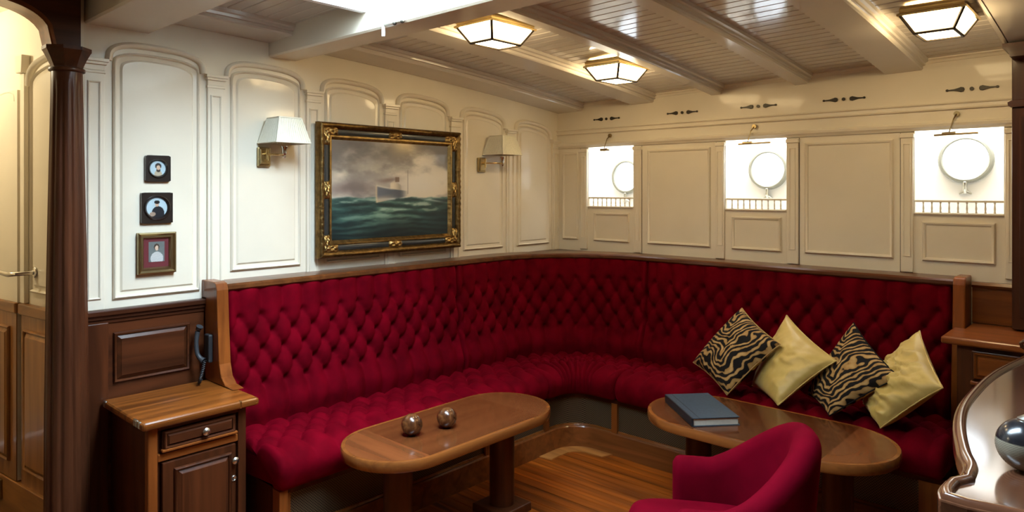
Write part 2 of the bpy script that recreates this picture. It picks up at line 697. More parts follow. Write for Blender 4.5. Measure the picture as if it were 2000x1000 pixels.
def fbm(x, y, seed=0, octaves=5, rough=0.5):
    def vn(x, y, s):
        xi, yi = np.floor(x), np.floor(y)
        xf, yf = x - xi, y - yi
        xf, yf = xf * xf * (3 - 2 * xf), yf * yf * (3 - 2 * yf)

        def h(i, j):
            t = np.sin(i * 127.1 + j * 311.7 + s * 74.7) * 43758.5453
            return t - np.floor(t)
        return (h(xi, yi) * (1 - xf) + h(xi + 1, yi) * xf) * (1 - yf) + (h(xi, yi + 1) * (1 - xf) + h(xi + 1, yi + 1) * xf) * yf
    t, a, tot = 0, 1.0, 0
    for k in range(octaves):
        t = t + a * vn(x * 2 ** k, y * 2 ** k, seed + k)
        tot += a
        a *= rough
    return t / tot


# ------------------------------------------------------------------ deck camber
def zceil(x, y):
    d = -y
    return 2.225 + 0.02 * min(x, 3.5) + 0.11 * d - 0.0155 * d * d


def zcap(y):
    d = -y
    return 1.965 + 0.11 * d - 0.0155 * d * d


RX, RY = 5.6, -5.6      # far corner of the room behind the photographer

# ================================================================== FLOOR
fl = struct(MB().box(-1.9, RX, RY, 0.0, -0.06, -0.004), 'floor', 'dark_floor')
pitch = 0.066
k = 0
y = -0.625
proto = None
while y > -3.45:
    y1 = y - pitch + 0.003
    x0 = 0.625
    if y > -0.80:                     # rounded inner corner of the settee plinth
        dy = min(0.175, 0.175 - (-0.625 - y) - 0.0)
        dy = max(0.0, dy)
        x0 = 0.80 - math.sqrt(max(0.0, 0.175 ** 2 - (0.175 - (-0.625 - y) - pitch * 0.6) ** 2)) if (-0.625 - y) < 0.175 else 0.625
    if y < -2.62:
        x0 = 0.02
    MB().box(x0, 4.4, y1, y, -0.004, 0.0).build('plank', 'teak_x', fl)
    y -= pitch
    k += 1
# pale curved margin plank in the inner corner
ths = np.linspace(0, math.pi / 2, 16)
mo = [(0.622, -0.95)] + [(0.8 - 0.178 * math.cos(t), -0.8 + 0.178 * math.sin(t)) for t in ths] + [(0.93, -0.622), (0.90, -0.70)]
mo += [(0.8 - 0.092 * math.cos(t), -0.8 + 0.092 * math.sin(t)) for t in ths[::-1]] + [(0.705, -0.93)]
mp_ = MB().prism(mo, lambda a, b, d: (a, b, d), 0.0002, 0.006)
mp_.build('margin_plank', 'pale_teak_x', fl)

# ================================================================== CEILING
SKX0, SKX1, SKY0, SKY1 = 0.84, 2.75, -2.92, -2.34
cm = MB()


def ceil_patch(x0, x1, y0, y1, nx=2, ny=12):
    A = np.zeros((ny + 1, nx + 1, 3))
    for i in range(ny + 1):
        for j in range(nx + 1):
            x = x0 + (x1 - x0) * j / nx
            yy = y0 + (y1 - y0) * i / ny
            A[i, j] = (x, yy, zceil(x, yy) + 0.012)
    cm.grid(A)
    B = A.copy()
    B[:, :, 2] += 0.05
    cm.grid(B)


ceil_patch(-0.02, RX, SKY1, 0.25)
ceil_patch(-0.02, SKX0, SKY0, SKY1)
ceil_patch(SKX1, RX, SKY0, SKY1)
ceil_patch(-0.02, RX, RY, SKY0)
ce = struct(cm, 'ceiling', 'ceiling_paint', fixn=False)
bp = 0.064
y = 0.0
while y > -3.16:
    ym = y - bp / 2
    x1 = 3.3 if not (SKY0 < ym < SKY1) else SKX0
    a, b = y - 0.002, y - bp + 0.002
    bot = [(0, b, zceil(0, b)), (x1, b, zceil(x1, b)), (x1, a, zceil(x1, a)), (0, a, zceil(0, a))]
    top = [(p[0], p[1], p[2] + 0.011) for p in bot]
    MB().hexa(bot, top).build('ceiling_board', 'ceiling_paint', ce, bev=0.0025, seg=1)
    y -= bp


def ybeam(x0, x1, yend, depth=0.052, mould=True, ystart=0.0):
    """deck beam running out from the hull wall, following the camber, with a small cove strip each side"""
    ys = np.linspace(ystart, yend, 14)

    def run(prof):
        mb = MB()
        rings = [[(x, yy, zceil(x, yy) + dz) for x, dz in prof] for yy in ys]
        kk = len(prof)
        mb.v = [p for r in rings for p in r]
        for i in range(len(ys) - 1):
            for q in range(kk):
                q2 = (q + 1) % kk
                mb.f.append((i * kk + q, i * kk + q2, (i + 1) * kk + q2, (i + 1) * kk + q))
        mb.f.append(tuple(range(kk)))
        mb.f.append(tuple((len(ys) - 1) * kk + q for q in range(kk)))
        return mb
    e = 0.006
    bo = run([(x0, 0.01), (x0, -depth + e), (x0 + e, -depth), (x1 - e, -depth), (x1, -depth + e), (x1, 0.01)]).build('beam', 'beam_paint', ce, smooth=25)
    if mould:
        for sx, s in ((x0, -1), (x1, 1)):
            if sx < 0.01:
                continue
            prof = [(sx, 0.004), (sx, -0.032), (sx + s * 0.012, -0.030), (sx + s * 0.014, -0.018), (sx + s * 0.026, -0.014), (sx + s * 0.030, 0.004)]
            if s < 0:
                prof = prof[::-1]
            run(prof).build('beam_moulding', 'beam_paint', bo, smooth=25)


ybeam(0.0, 0.235, -2.92)
ybeam(0.655, 0.835, -2.20)
ybeam(1.25, 1.325, -2.20)
ybeam(1.775, 1.86, -2.20)
ybeam(2.255, 2.44, -2.20)
ybeam(2.83, 3.10, -2.20, depth=0.032)


def xbeam(y0, y1, zb, name='deck_girder'):
    prof = [(y0, 2.62), (y0, zb + 0.008), (y0 + 0.008, zb), (y1 - 0.008, zb), (y1, zb + 0.008), (y1, 2.62)]
    mb = MB()
    mb.prism(prof, lambda a, b, d: (d, a, b), -0.01, RX)
    return mb.build(name, 'white_beam', ce, smooth=30)


xbeam(-2.345, -2.185, 2.275)
xbeam(-3.18, -2.915, 2.30)
# skylight shaft, glazing
sk = MB()
sk.box(SKX0 - 0.03, SKX0, SKY0, SKY1, 2.36, 2.9)
sk.box(SKX1, SKX1 + 0.03, SKY0, SKY1, 2.36, 2.9)
sk.box(SKX0 - 0.03, SKX1 + 0.03, SKY1, SKY1 + 0.03, 2.45, 2.9)
sk.box(SKX0 - 0.03, SKX1 + 0.03, SKY0 - 0.03, SKY0, 2.45, 2.9)
wn = struct(sk, 'window_4', 'well_white')
gp = MB().box(SKX0, SKX1, SKY0, SKY1, 2.865, 2.872).build('skylight_glass', 'clear_glass', wn)
for i in range(1, 3):
    xx = SKX0 + (SKX1 - SKX0) * i / 3
    MB().box(xx - 0.015, xx + 0.015, SKY0, SKY1, 2.85, 2.89).build('glazing_bar', 'well_white', wn)

# ================================================================== LEFT WALL (bulkhead)
PC = [-3.145, -2.622, -2.094, -1.580, -1.060, -0.535, -0.035]
wl_ = MB()
wl_.box(-0.06, 0.0, -3.24, 0.0, 0.0, 2.62)
wleft = struct(wl_, 'wall_left', 'cream')


def LW(a, b, h):      # plane of the left wall: a = y, b = z, h = out into the room
    return (h, a, b)


def pilaster(yc, z0, parent):
    zt = zcap(yc)
    hw = 0.040
    mb = MB()
    # stepped face: shaft with sunk panel border
    mb.box(0, 0.014, yc - hw, yc + hw, z0, zt - 0.055)
    o = mb.build('pilaster', 'cream', parent, bev=0.003)
    fr = [(yc - 0.022, z0 + 0.05), (yc + 0.022, z0 + 0.05), (yc + 0.022, zt - 0.10), (yc - 0.022, zt - 0.10)]
    MB().sweep(fr, [(-0.004, 0.013), (-0.004, 0.018), (0.0, 0.021), (0.004, 0.018), (0.004, 0.013)], LW, closed=True).build('bead', 'cream', o, smooth=50)
    cp = MB()
    cp.box(0, 0.020, yc - 0.044, yc + 0.044, zt - 0.062, zt - 0.050)
    cp.box(0, 0.018, yc - 0.041, yc + 0.041, zt - 0.050, zt - 0.026)
    cp.box(0, 0.028, yc - 0.047, yc + 0.047, zt - 0.026, zt - 0.014)
    cp.box(0, 0.036, yc - 0.053, yc + 0.053, zt - 0.014, zt)
    cp.build('capital', 'cream', o, bev=0.002)
    return o


def sarch(t, p=3.0):
    return (1 - abs(t) ** p) ** (1 / p)


def arch_bay(y0, y1, zb, parent, LWf=LW, zs0=None, zs1=None, H=0.085, ins=0.036):
    """arched hood moulding between two pilasters and the raised field below it"""
    zs0 = zcap(y0) if zs0 is None else zs0
    zs1 = zcap(y1) if zs1 is None else zs1
    ts = np.concatenate([np.linspace(-1, -0.9, 7), np.linspace(-0.85, 0.85, 18), np.linspace(0.9, 1, 7)])
    yc, hw = (y0 + y1) / 2, (y1 - y0) / 2
    path = [(yc + t * (hw - 0.012), (zs0 + zs1) / 2 + t * (zs1 - zs0) / 2 + H * sarch(t)) for t in ts]
    prof = [(-0.014, 0.0), (-0.014, 0.010), (-0.008, 0.020), (0.002, 0.024), (0.010, 0.016), (0.014, 0.006), (0.014, 0.0)]
    MB().sweep(path, prof, LWf).build('arch_moulding', 'cream', parent, smooth=50)
    # field
    a0, a1 = y0 + ins, y1 - ins
    hw2 = (a1 - a0) / 2
    ts2 = np.concatenate([np.linspace(1, 0.9, 6), np.linspace(0.8, -0.8, 14), np.linspace(-0.9, -1, 6)])

    def outline(g):
        H2 = 0.050
        pts = [(a0 + g, zb + g), (a1 - g, zb + g)]
        for t in ts2:
            pts.append((yc + t * (hw2 - g), (zs0 + zs1) / 2 + t * (zs1 - zs0) / 2 - 0.005 + H2 * sarch(t, 2.6) - g))
        return pts
    mb = MB()
    n = len(outline(0))
    layers = [(0.0, 0.0), (0.0, 0.006), (0.022, 0.002), (0.030, 0.010)]
    vs = []
    for g, h in layers:
        vs += [LWf(a, b, h) for a, b in outline(g)]
    fs = []
    for l in range(len(layers) - 1):
        for i in range(n):
            fs.append((l * n + i, l * n + (i + 1) % n, (l + 1) * n + (i + 1) % n, (l + 1) * n + i))
    fs.append(tuple((len(layers) - 1) * n + i for i in range(n)))
    mb.add(vs, fs)
    o = mb.build('wall_panel', 'cream_panel', parent, smooth=30)
    MB().sweep(outline(0.0), [(-0.007, 0.0), (-0.007, 0.008), (0.0, 0.014), (0.006, 0.008), (0.006, 0.0)], LWf, closed=True).build('panel_moulding', 'cream', o, smooth=50)


for i, yc in enumerate(PC):
    pilaster(yc, 1.085, wleft)
for i in range(6):
    arch_bay(PC[i] + 0.046, PC[i + 1] - 0.046, 1.13 if i == 0 else 1.207, wleft)

# wainscot on the left wall
wc = MB()
wc.box(0, 0.02, -3.24, -2.66, 0.0, 1.03)
wains = wc.build('wainscot', 'mahogany_y', wleft)
capprof = [(0.0, 1.085), (0.0, 1.028), (0.026, 1.028), (0.026, 1.040), (0.034, 1.046), (0.034, 1.056), (0.044, 1.064), (0.044, 1.080), (0.040, 1.085)]
MB().prism(capprof, lambda a, b, d: (a, d, b), -3.20, -2.67).build('wainscot_cap', 'mahogany_y', wains, smooth=30)


def raised_field(a0, a1, b0, b1, fn, h0, mat, parent, name='raised_panel', bevw=0.022):
    mb = MB()
    L = [(0.0, h0), (0.0, h0 + 0.004), (0.004, h0 + 0.001), (bevw, h0 + 0.012), (bevw + 0.001, h0 + 0.014)]
    vs = []
    for g, h in L:
        vs += [fn(a0 + g, b0 + g, h), fn(a1 - g, b0 + g, h), fn(a1 - g, b1 - g, h), fn(a0 + g, b1 - g, h)]
    fs = []
    for l in range(len(L) - 1):
        for i in range(4):
            fs.append((l * 4 + i, l * 4 + (i + 1) % 4, (l + 1) * 4 + (i + 1) % 4, (l + 1) * 4 + i))
    fs.append(tuple((len(L) - 1) * 4 + i for i in range(4)))
    mb.add(vs, fs)
    o = mb.build(name, mat, parent)
    MB().sweep([(a0, b0), (a1, b0), (a1, b1), (a0, b1)], [(-0.007, h0), (-0.007, h0 + 0.007), (-0.002, h0 + 0.013), (0.005, h0 + 0.008), (0.005, h0)], fn, closed=True).build(name + '_moulding', mat, o, smooth=50)
    return o


raised_field(-3.067, -2.758, 0.772, 0.975, LW, 0.02, 'mahogany_y', wains, 'wainscot_panel')
MB().box(0.0, 0.032, -3.24, -3.095, 0.0, 1.03).build('wainscot_stile', 'mahogany_z', wains, bev=0.003)

# rest of the bulkhead beyond the archway and the walls behind the photographer
struct(MB().box(-0.06, 0.0, RY, -3.99, 0.0, 2.62), 'wall_front', 'cream')
struct(MB().box(-0.1, RX, RY - 0.05, RY, 0.0, 2.7), 'wall_back', 'cream')
struct(MB().box(RX, RX + 0.05, RY, 0.3, 0.0, 2.7), 'wall_far_right', 'cream')

# ================================================================== RIGHT WALL (hull side panelling with openings)
WX = [(0.288, 0.674), (1.350, 1.731), (2.401, 2.788)]
WZ0, WZ1 = 1.48, 1.908
rw = MB()
rw.box(-0.06, RX, 0.0, 0.025, 0.0, WZ0)
rw.box(-0.06, RX, 0.0, 0.025, WZ1, 2.62)
xs = [-0.06] + [v for p in WX for v in p] + [RX]
for i in range(0, len(xs), 2):
    rw.box(xs[i], xs[i + 1], 0.0, 0.025, WZ0, WZ1)
wright = struct(rw, 'wall_right', 'cream')


def RW(a, b, h):       # a = x, b = z, h = into the room
    return (a, -h, b)


def sunk_panel(x0, x1, z0, z1):
    mb = MB()
    mb.sweep([(x0, z0), (x1, z0), (x1, z1), (x0, z1)], [(-0.010, 0.0), (-0.010, 0.008), (-0.004, 0.014), (0.003, 0.010), (0.008, 0.004), (0.008, 0.0)], RW, closed=True)
    o = mb.build('panel_moulding', 'cream', wright, smooth=50)
    return o


def flat_field(x0, x1, z0, z1):
    mb = MB()
    g = 0.008
    mb.box(x0 + g, x1 - g, -0.003, 0.0, z0 + g, z1 - g)
    o = mb.build('wall_panel', 'cream_panel', wright)
    sp = MB().sweep([(x0, z0), (x1, z0), (x1, z1), (x0, z1)], [(-0.010, 0.0), (-0.010, 0.008), (-0.004, 0.014), (0.003, 0.010), (0.008, 0.004), (0.008, 0.0)], RW, closed=True)
    sp.build('panel_moulding', 'cream', o, smooth=50)


flat_field(0.065, 0.190, 1.24, 1.865)
flat_field(0.800, 1.240, 1.242, 1.859)
flat_field(1.850, 2.292, 1.242, 1.859)
for a, b in ((0.352, 0.632), (1.403, 1.692), (2.448, 2.745)):
    flat_field(a, b, 1.24, 1.424)
for a, b in ((0.222, 0.284), (0.680, 0.742), (1.290, 1.346), (1.737, 1.803), (2.338, 2.397), (2.794, 2.855)):
    xc = (a + b) / 2
    hw = (b - a) / 2
    o = MB().box(xc - hw, xc + hw, -0.013, 0.0, 1.165, 1.895).build('pilaster', 'cream', wright, bev=0.003)
    MB().sweep([(xc - 0.016, 1.25), (xc + 0.016, 1.25), (xc + 0.016, 1.84), (xc - 0.016, 1.84)], [(-0.003, 0.012), (-0.003, 0.016), (0.0, 0.018), (0.003, 0.016), (0.003, 0.012)], RW, closed=True).build('bead', 'cream', o, smooth=50)
    MB().box(xc - hw - 0.004, xc + hw + 0.004, -0.02, 0.0, 1.872, 1.895).build('capital', 'cream', o, bev=0.003)
# cornices: ledge over the panels and double bead of the frieze
led = [(0.0, 1.905), (0.010, 1.905), (0.014, 1.914), (0.024, 1.922), (0.028, 1.936), (0.024, 1.942), (0.0, 1.946)]
MB().prism(led, lambda a, b, d: (d, -a, b), 0.0, 3.3).build('cornice', 'cream', wright, smooth=30)
for zb, t in ((2.040, 0.014), (2.012, 0.010)):
    pr = [(0.0, zb - 0.006), (t, zb - 0.006), (t + 0.004, zb), (t, zb + 0.006), (0.0, zb + 0.006)]
    MB().prism(pr, lambda a, b, d: (d, -a, b), 0.0, 3.3).build('frieze_bead', 'cream', wright, smooth=30)
MB().prism([(0.0, 2.012), (0.008, 2.012), (0.008, 2.040), (0.0, 2.040)], lambda a, b, d: (d, -a, b), 0.0, 3.3).build('frieze_band', 'cream', wright)
# vertical joints beside the window bays
for xx in (0.743, 1.806, 0.219, 1.287, 2.335):
    MB().box(xx - 0.0015, xx + 0.0015, -0.0015, 0.0, 1.16, 1.90).build('panel_joint', 'shadow_gap', wright)
# cornice under the ceiling boards
cc = MB()
xa = np.linspace(0, 3.3, 2)
pr = [(0.0, 0.012), (0.0, -0.022), (0.008, -0.022), (0.012, -0.010), (0.022, -0.004), (0.022, 0.012)]
rings = [[(x, -a, zceil(x, 0) + b) for a, b in pr] for x in xa]
cc.v = [p for r in rings for p in r]
cc.f = [(q, (q + 1) % 6, 6 + (q + 1) % 6, 6 + q) for q in range(6)]
cc.build('ceiling_cornice', 'cream', wright, smooth=30)
# wood dado strip right of the settee, over the cabinet
MB().box(2.66, 3.3, -0.02, 0.0, 0.94, 1.115).build('dado_board', 'warm_wood_x', wright)
MB().prism([(0.0, 1.115), (0.03, 1.115), (0.038, 1.128), (0.03, 1.142), (0.0, 1.142)], lambda a, b, d: (d, -a, b), 2.66, 3.3).build('dado_cap', 'warm_wood_x', wright, smooth=30)

# sills and balustrades in the openings
bal = MB().lathe([(0.0052, 0.0), (0.0052, 0.006), (0.0030, 0.010), (0.0052, 0.022), (0.0030, 0.036), (0.0024, 0.044), (0.0048, 0.050), (0.0048, 0.054)], n=10)
bal_me = None
for i, (x0, x1) in enumerate(WX):
    MB().box(x0, x1, -0.012, 0.03, WZ0 - 0.010, WZ0).build('opening_sill', 'cream', wright, bev=0.003)
    MB().box(x0, x1, 0.004, 0.020, WZ0 + 0.054, WZ0 + 0.066).build('balustrade_rail', 'cream', wright, bev=0.003)
    for j in range(9):
        bx = x0 + (x1 - x0) * (j + 1) / 10
        if bal_me is None:
            bo = bal.build('baluster', 'cream', wright, smooth=40)
            bal_me = bo.data
            base = bo
            bo.location = Vector((bx, 0.012, WZ0 + 0.027)) - WLOC['wall_right']
            WLOC[bo.name] = Vector((bx, 0.012, WZ0))
        else:
            b2 = bpy.data.objects.new('baluster', bal_me)
            COL.objects.link(b2)
            b2.parent = wright
            b2.location = Vector((bx, 0.012, WZ0 + 0.027)) - WLOC['wall_right']

# recess and hull plating with portholes
well = MB()
HY = 0.22
zc_ = [1.694, 1.726, 1.760]
well.box(-0.10, 3.3, 0.025, HY + 0.02, 1.36, 1.38)
well.box(-0.12, -0.10, 0.025, HY + 0.02, 1.36, 2.12)
well.box(3.28, 3.30, 0.025, HY + 0.02, 1.36, 2.12)
well.box(-0.10, 3.3, 0.025, HY + 0.02, 2.10, 2.12)
for xx in (1.01, 2.07):
    well.box(xx - 0.02, xx + 0.02, 0.13, HY, 1.38, 2.10)
R0 = 0.108


def plate_with_hole(cx, cz, r, x0, x1, z0, z1, y, mb, n=64):
    vs, fs = [], []
    for i in range(n):
        a = 2 * math.pi * i / n
        dx, dz = math.cos(a), math.sin(a)
        vs.append((cx + r * dx, y, cz + r * dz))
        t = min(((x1 - cx) / dx if dx > 1e-9 else (x0 - cx) / dx if dx < -1e-9 else 1e9), ((z1 - cz) / dz if dz > 1e-9 else (z0 - cz) / dz if dz < -1e-9 else 1e9))
        vs.append((cx + t * dx, y, cz + t * dz))
    for i in range(n):
        j = (i + 1) % n
        fs.append((2 * i, 2 * i + 1, 2 * j + 1, 2 * j))
    # corner triangles
    for sx in (x0, x1):
        for sz in (z0, z1):
            a = math.atan2(sz - cz, sx - cx) % (2 * math.pi)
            i = int(a / (2 * math.pi) * n)
            vs.append((sx, y, sz))
            fs.append((2 * i + 1, len(vs) - 1, 2 * ((i + 1) % n) + 1))
    mb.add(vs, fs)


bounds = [-0.1, 1.01, 2.07, 3.3]
pcx = [0.481, 1.535, 2.594]
for i in range(3):
    plate_with_hole(pcx[i], zc_[i], R0, bounds[i], bounds[i + 1], 1.36, 2.12, HY, well)
struct(well, 'wall_hull', 'well_white', fixn=False)
for i in range(3):
    wnd = thing('window_%d' % (i + 1), (pcx[i], HY, zc_[i] - 0.13), None, None)
    tag(wnd, kind='structure')
    prof = [(R0 - 0.004, 0.0), (R0 - 0.004, 0.022), (R0 + 0.002, 0.027), (R0 + 0.012, 0.026), (R0 + 0.018, 0.018), (R0 + 0.019, 0.0)]
    mb = MB()
    n = 48
    kk = len(prof)
    for j in range(n):
        a = 2 * math.pi * j / n
        mb.v += [(pcx[i] + r * math.cos(a), HY - h, zc_[i] + r * math.sin(a)) for r, h in prof]
    for j in range(n):
        j2 = (j + 1) % n
        for q in range(kk - 1):
            mb.f.append((j * kk + q, j * kk + q + 1, j2 * kk + q + 1, j2 * kk + q))
    mb.build('porthole_ring', 'niche_ring', wnd, smooth=40)
    MB().lathe([(0.001, 0.0), (R0, 0.0), (R0, 0.006), (0.001, 0.006)], (pcx[i], HY + 0.003, zc_[i]), 40, 'y').build('porthole_glass', 'clear_glass', wnd)
    # screw dog under the ring
    mb = MB()
    z0 = zc_[i] - R0 - 0.02
    mb.lathe([(0.010, -0.010), (0.010, 0.006), (0.005, 0.010)], (pcx[i], HY - 0.03, z0), 12, 'z')
    mb.tube([(pcx[i], HY - 0.03, z0), (pcx[i], HY - 0.032, z0 - 0.03), (pcx[i], HY - 0.02, z0 - 0.05)], [0.006, 0.010, 0.007], 8)
    mb.tube([(pcx[i] - 0.028, HY - 0.012, z0 - 0.055), (pcx[i], HY - 0.015, z0 - 0.040), (pcx[i] + 0.028, HY - 0.012, z0 - 0.055)], [0.005, 0.012, 0.005], 8)
    mb.build('porthole_dog', 'pale_metal', wnd, smooth=40)

# ================================================================== WOODEN POST AT THE RIGHT
trim2 = thing('trim_2', (2.95, -0.06, 0.94), None, None)
tag(trim2, kind='structure')
MB().box(2.835, 3.07, -0.13, 0.0, 0.945, 1.985).build('post_shaft', 'column_wood_z', trim2, bev=0.004)
MB().box(2.865, 3.04, -0.135, -0.12, 1.0, 1.94).build('post_face', 'column_wood_z', trim2, bev=0.003)
MB().prism([(2.835, 1.985), (2.822, 1.992), (2.820, 2.008), (2.835, 2.016), (3.07, 2.016), (3.085, 2.008), (3.083, 1.992), (3.07, 1.985)], lambda a, b, d: (a, d, b), -0.145, 0.0).build('post_band', 'column_wood_x', trim2)
MB().box(2.835, 3.07, -0.13, 0.0, 2.016, 2.25).build('post_neck', 'column_wood_z', trim2, bev=0.003)
MB().prism([(2.842, 2.205), (2.838, 2.222), (2.824, 2.240), (2.814, 2.246), (2.814, 2.268), (3.10, 2.268), (3.10, 2.246), (3.07, 2.205)], lambda a, b, d: (a, d, b), -0.25, 0.0).build('post_capital', 'column_wood_x', trim2)

# ================================================================== ARCHWAY, COLUMN AND CORRIDOR AT THE LEFT
trim1 = thing('trim_1', (0.02, -3.6, 2.17), None, None)
tag(trim1, kind='structure')
yS, aw, hz, zs = -3.312, 0.33, 0.172, 2.17
ts = np.linspace(1, -1, 41)
ar = [(yS - aw + t * aw, zs + hz * (1 - abs(t) ** 2.8) ** (1 / 2.8)) for t in ts]
out = [(-3.212, 2.17), (yS, 2.17)] + ar[1:-1] + [(yS - 2 * aw, 2.17), (-4.02, 2.17), (-4.02, 2.60), (-3.212, 2.60)]
MB().prism(out, lambda a, b, d: (d, a, b), -0.045, 0.075).build('arch_spandrel', 'column_wood_y', trim1)
MB().sweep(ar, [(-0.016, 0.07), (-0.016, 0.078), (-0.004, 0.082), (0.002, 0.078), (0.002, -0.05), (-0.004, -0.05)], lambda a, b, h: (h, a, b)).build('arch_edge', 'warm_wood_y', trim1, smooth=40)
# column (engaged, fluted, with flared capital)
colm = thing('wooden_column', (0.03, -3.25, 0.0), 'dark fluted wooden column carrying the arch at the left edge', 'column')


def col_ring(r, z, flute):
    pts = []
    n = 96
    for i in range(n):
        a = 2 * math.pi * i / n
        rr = r * (1 - flute * max(0, math.cos(a * 12)) ** 0.7)
        pts.append((0.03 + rr * math.cos(a), -3.25 + rr * math.sin(a), z))
    return pts


mb = MB()
zz = [0.10, 0.3, 0.7, 1.1, 1.5, 1.8, 1.98, 2.03, 2.05, 2.085]
rr = [0.082, 0.081, 0.079, 0.074, 0.067, 0.061, 0.0575, 0.057, 0.057, 0.056]
fl_ = [0.0, 0.07, 0.07, 0.07, 0.07, 0.07, 0.07, 0.03, 0.0, 0.0]
for z, r, f in zip(zz, rr, fl_):
    mb.v += col_ring(r, z, f)
for j in range(len(zz) - 1):
    for i in range(96):
        mb.f.append((j * 96 + i, j * 96 + (i + 1) % 96, (j + 1) * 96 + (i + 1) % 96, (j + 1) * 96 + i))
mb.build('shaft', 'column_wood_z', colm, smooth=60)
mb = MB()
mb.lathe([(0.057, 2.080), (0.065, 2.084), (0.067, 2.090), (0.065, 2.096), (0.058, 2.100)], (0.03, -3.25, 0), 48)
mb.build('neck_ring', 'column_wood_x', colm, smooth=40)
mb = MB()


def octo(r, z):
    return [(0.03 + r * math.cos(math.pi / 8 + math.pi / 4 * i) * 1.05, -3.25 + r * math.sin(math.pi / 8 + math.pi / 4 * i) * 1.05, z) for i in range(8)]


for r, z in ((0.054, 2.10), (0.057, 2.11), (0.067, 2.135), (0.080, 2.162), (0.084, 2.168), (0.084, 2.182), (0.054, 2.186)):
    mb.v += octo(r, z)
for j in range(6):
    for i in range(8):
        mb.f.append((j * 8 + i, j * 8 + (i + 1) % 8, (j + 1) * 8 + (i + 1) % 8, (j + 1) * 8 + i))
mb.f.append(tuple(6 * 8 + i for i in range(8)))
mb.build('capital', 'column_wood_x', colm)
MB().lathe([(0.105, 0.0), (0.105, 0.06), (0.095, 0.075), (0.098, 0.09), (0.085, 0.10)], (0.03, -3.25, 0), 48).build('base', 'column_wood_x', colm, smooth=40)

# corridor wall receding behind the column; a = distance along it, b = z, h = towards the viewer
CA = Vector((0.0, -3.235))
CD = (Vector((-0.705, -3.33)) - CA).normalized()
CN = Vector((CD.y, -CD.x))
if CN.y > 0:
    CN = -CN


def CW(a, b, h):
    return (CA.x + CD.x * a + CN.x * h, CA.y + CD.y * a + CN.y * h, b)


cw = MB()
cw.prism([(-0.02, 0.0), (1.9, 0.0), (1.9, 2.5), (-0.02, 2.5)], CW, -0.05, 0.0)
wcor = struct(cw, 'wall_corridor', 'cream')
lower = MB().prism([(0.0, 0.28), (0.425, 0.28), (0.425, 1.04), (0.0, 1.04)], CW, 0.0, 0.018).build('wainscot', 'corridor_wood_z', wcor)
raised_field(0.05, 0.375, 0.36, 0.97, CW, 0.018, 'corridor_wood_z', wcor, 'wainscot_panel')
MB().prism([(0.0, 0.0), (1.9, 0.0), (1.9, 0.28), (0.0, 0.28)], CW, 0.0, 0.03).build('skirting', 'corridor_wood_x', wcor, bev=0.004)
caps = MB()
for a0, a1 in ((0.0, 0.425), (0.455, 1.5)):
    caps = MB().prism([(a0, 1.04), (a1, 1.04), (a1, 1.09), (a0, 1.09)], CW, 0.0, 0.034)
    caps.build('wainscot_cap', 'corridor_wood_x', wcor, bev=0.008, seg=3)
# upper panel right of the door gap
arch_bay(0.05, 0.38, 1.15, wcor, LWf=CW, zs0=2.10, zs1=2.06, H=0.09, ins=0.03)
# pilaster beside the door
mb = MB().prism([(0.392, 1.09), (0.436, 1.09), (0.436, 2.12), (0.392, 2.12)], CW, 0.0, 0.02)
po = mb.build('pilaster', 'cream', wcor, bev=0.003)
mb = MB().prism([(0.384, 2.12), (0.444, 2.12), (0.452, 2.20), (0.376, 2.20)], CW, 0.0, 0.035)
mb.build('capital', 'cream', po, bev=0.004)
# the door left of the gap
dr = MB().prism([(0.458, 0.285), (1.35, 0.285), (1.35, 2.05), (0.458, 2.05)], CW, 0.004, 0.022)
door = struct(dr, 'door_1', 'cream')
MB().prism([(0.458, 0.285), (1.35, 0.285), (1.35, 1.04), (0.458, 1.04)], CW, 0.022, 0.026).build('lower_leaf', 'corridor_wood_z', door)
raised_field(0.53, 0.90, 0.37, 0.97, CW, 0.026, 'corridor_wood_z', door, 'door_panel')
arch_bay(0.48, 0.92, 1.16, door, LWf=CW, zs0=2.0, zs1=1.95, H=0.06, ins=0.03)
MB().prism([(0.436, 0.285), (0.458, 0.285), (0.458, 1.05), (0.436, 1.05)], CW, 0.0, 0.004).build('door_gap', 'shadow_gap', wcor)
h0 = CW(0.30, 1.235, 0.02)
h1 = CW(0.30, 1.235, 0.085)
h2 = CW(0.35, 1.230, 0.095)
h3 = CW(0.62, 1.245, 0.095)
hd = MB().tube([h0, h1, h2, h3], [0.010, 0.009, 0.011, 0.009], 10)
hobj = hd.build('door_handle', 'chrome', door, smooth=50)
ro = MB()
rc = CW(0.30, 1.235, 0.012)
ro.sphere(rc, 0.026, 16, 10, (1.0, 0.35, 1.0))
ro.build('rosette', 'chrome', hobj, smooth=50)
hg = MB().prism([(0.60, 0.17), (0.66, 0.17), (0.66, 0.26), (0.60, 0.26)], CW, 0.03, 0.042)
hgo = hg.build('door_hinge', 'old_brass', door, bev=0.003)
MB().tube([CW(0.63, 0.165, 0.045), CW(0.63, 0.265, 0.045)], 0.008, 10).build('hinge_knuckle', 'brass', hgo, smooth=50)
struct(MB().box(-1.95, -1.9, -4.7, -3.0, 0.0, 2.5), 'wall_corridor_end', 'cream')
struct(MB().box(-1.95, -0.06, -4.75, -4.7, 0.0, 2.5), 'wall_corridor_side', 'cream')
struct(MB().box(-1.95, -0.04, -4.75, -3.1, 2.44, 2.49), 'ceiling_corridor', 'cream')

# ================================================================== CORNER SETTEE
U0, L1, RA, L2 = -2.63, 1.83, 0.65, 1.80
LA = RA * math.pi / 2
UT = L1 + LA + L2


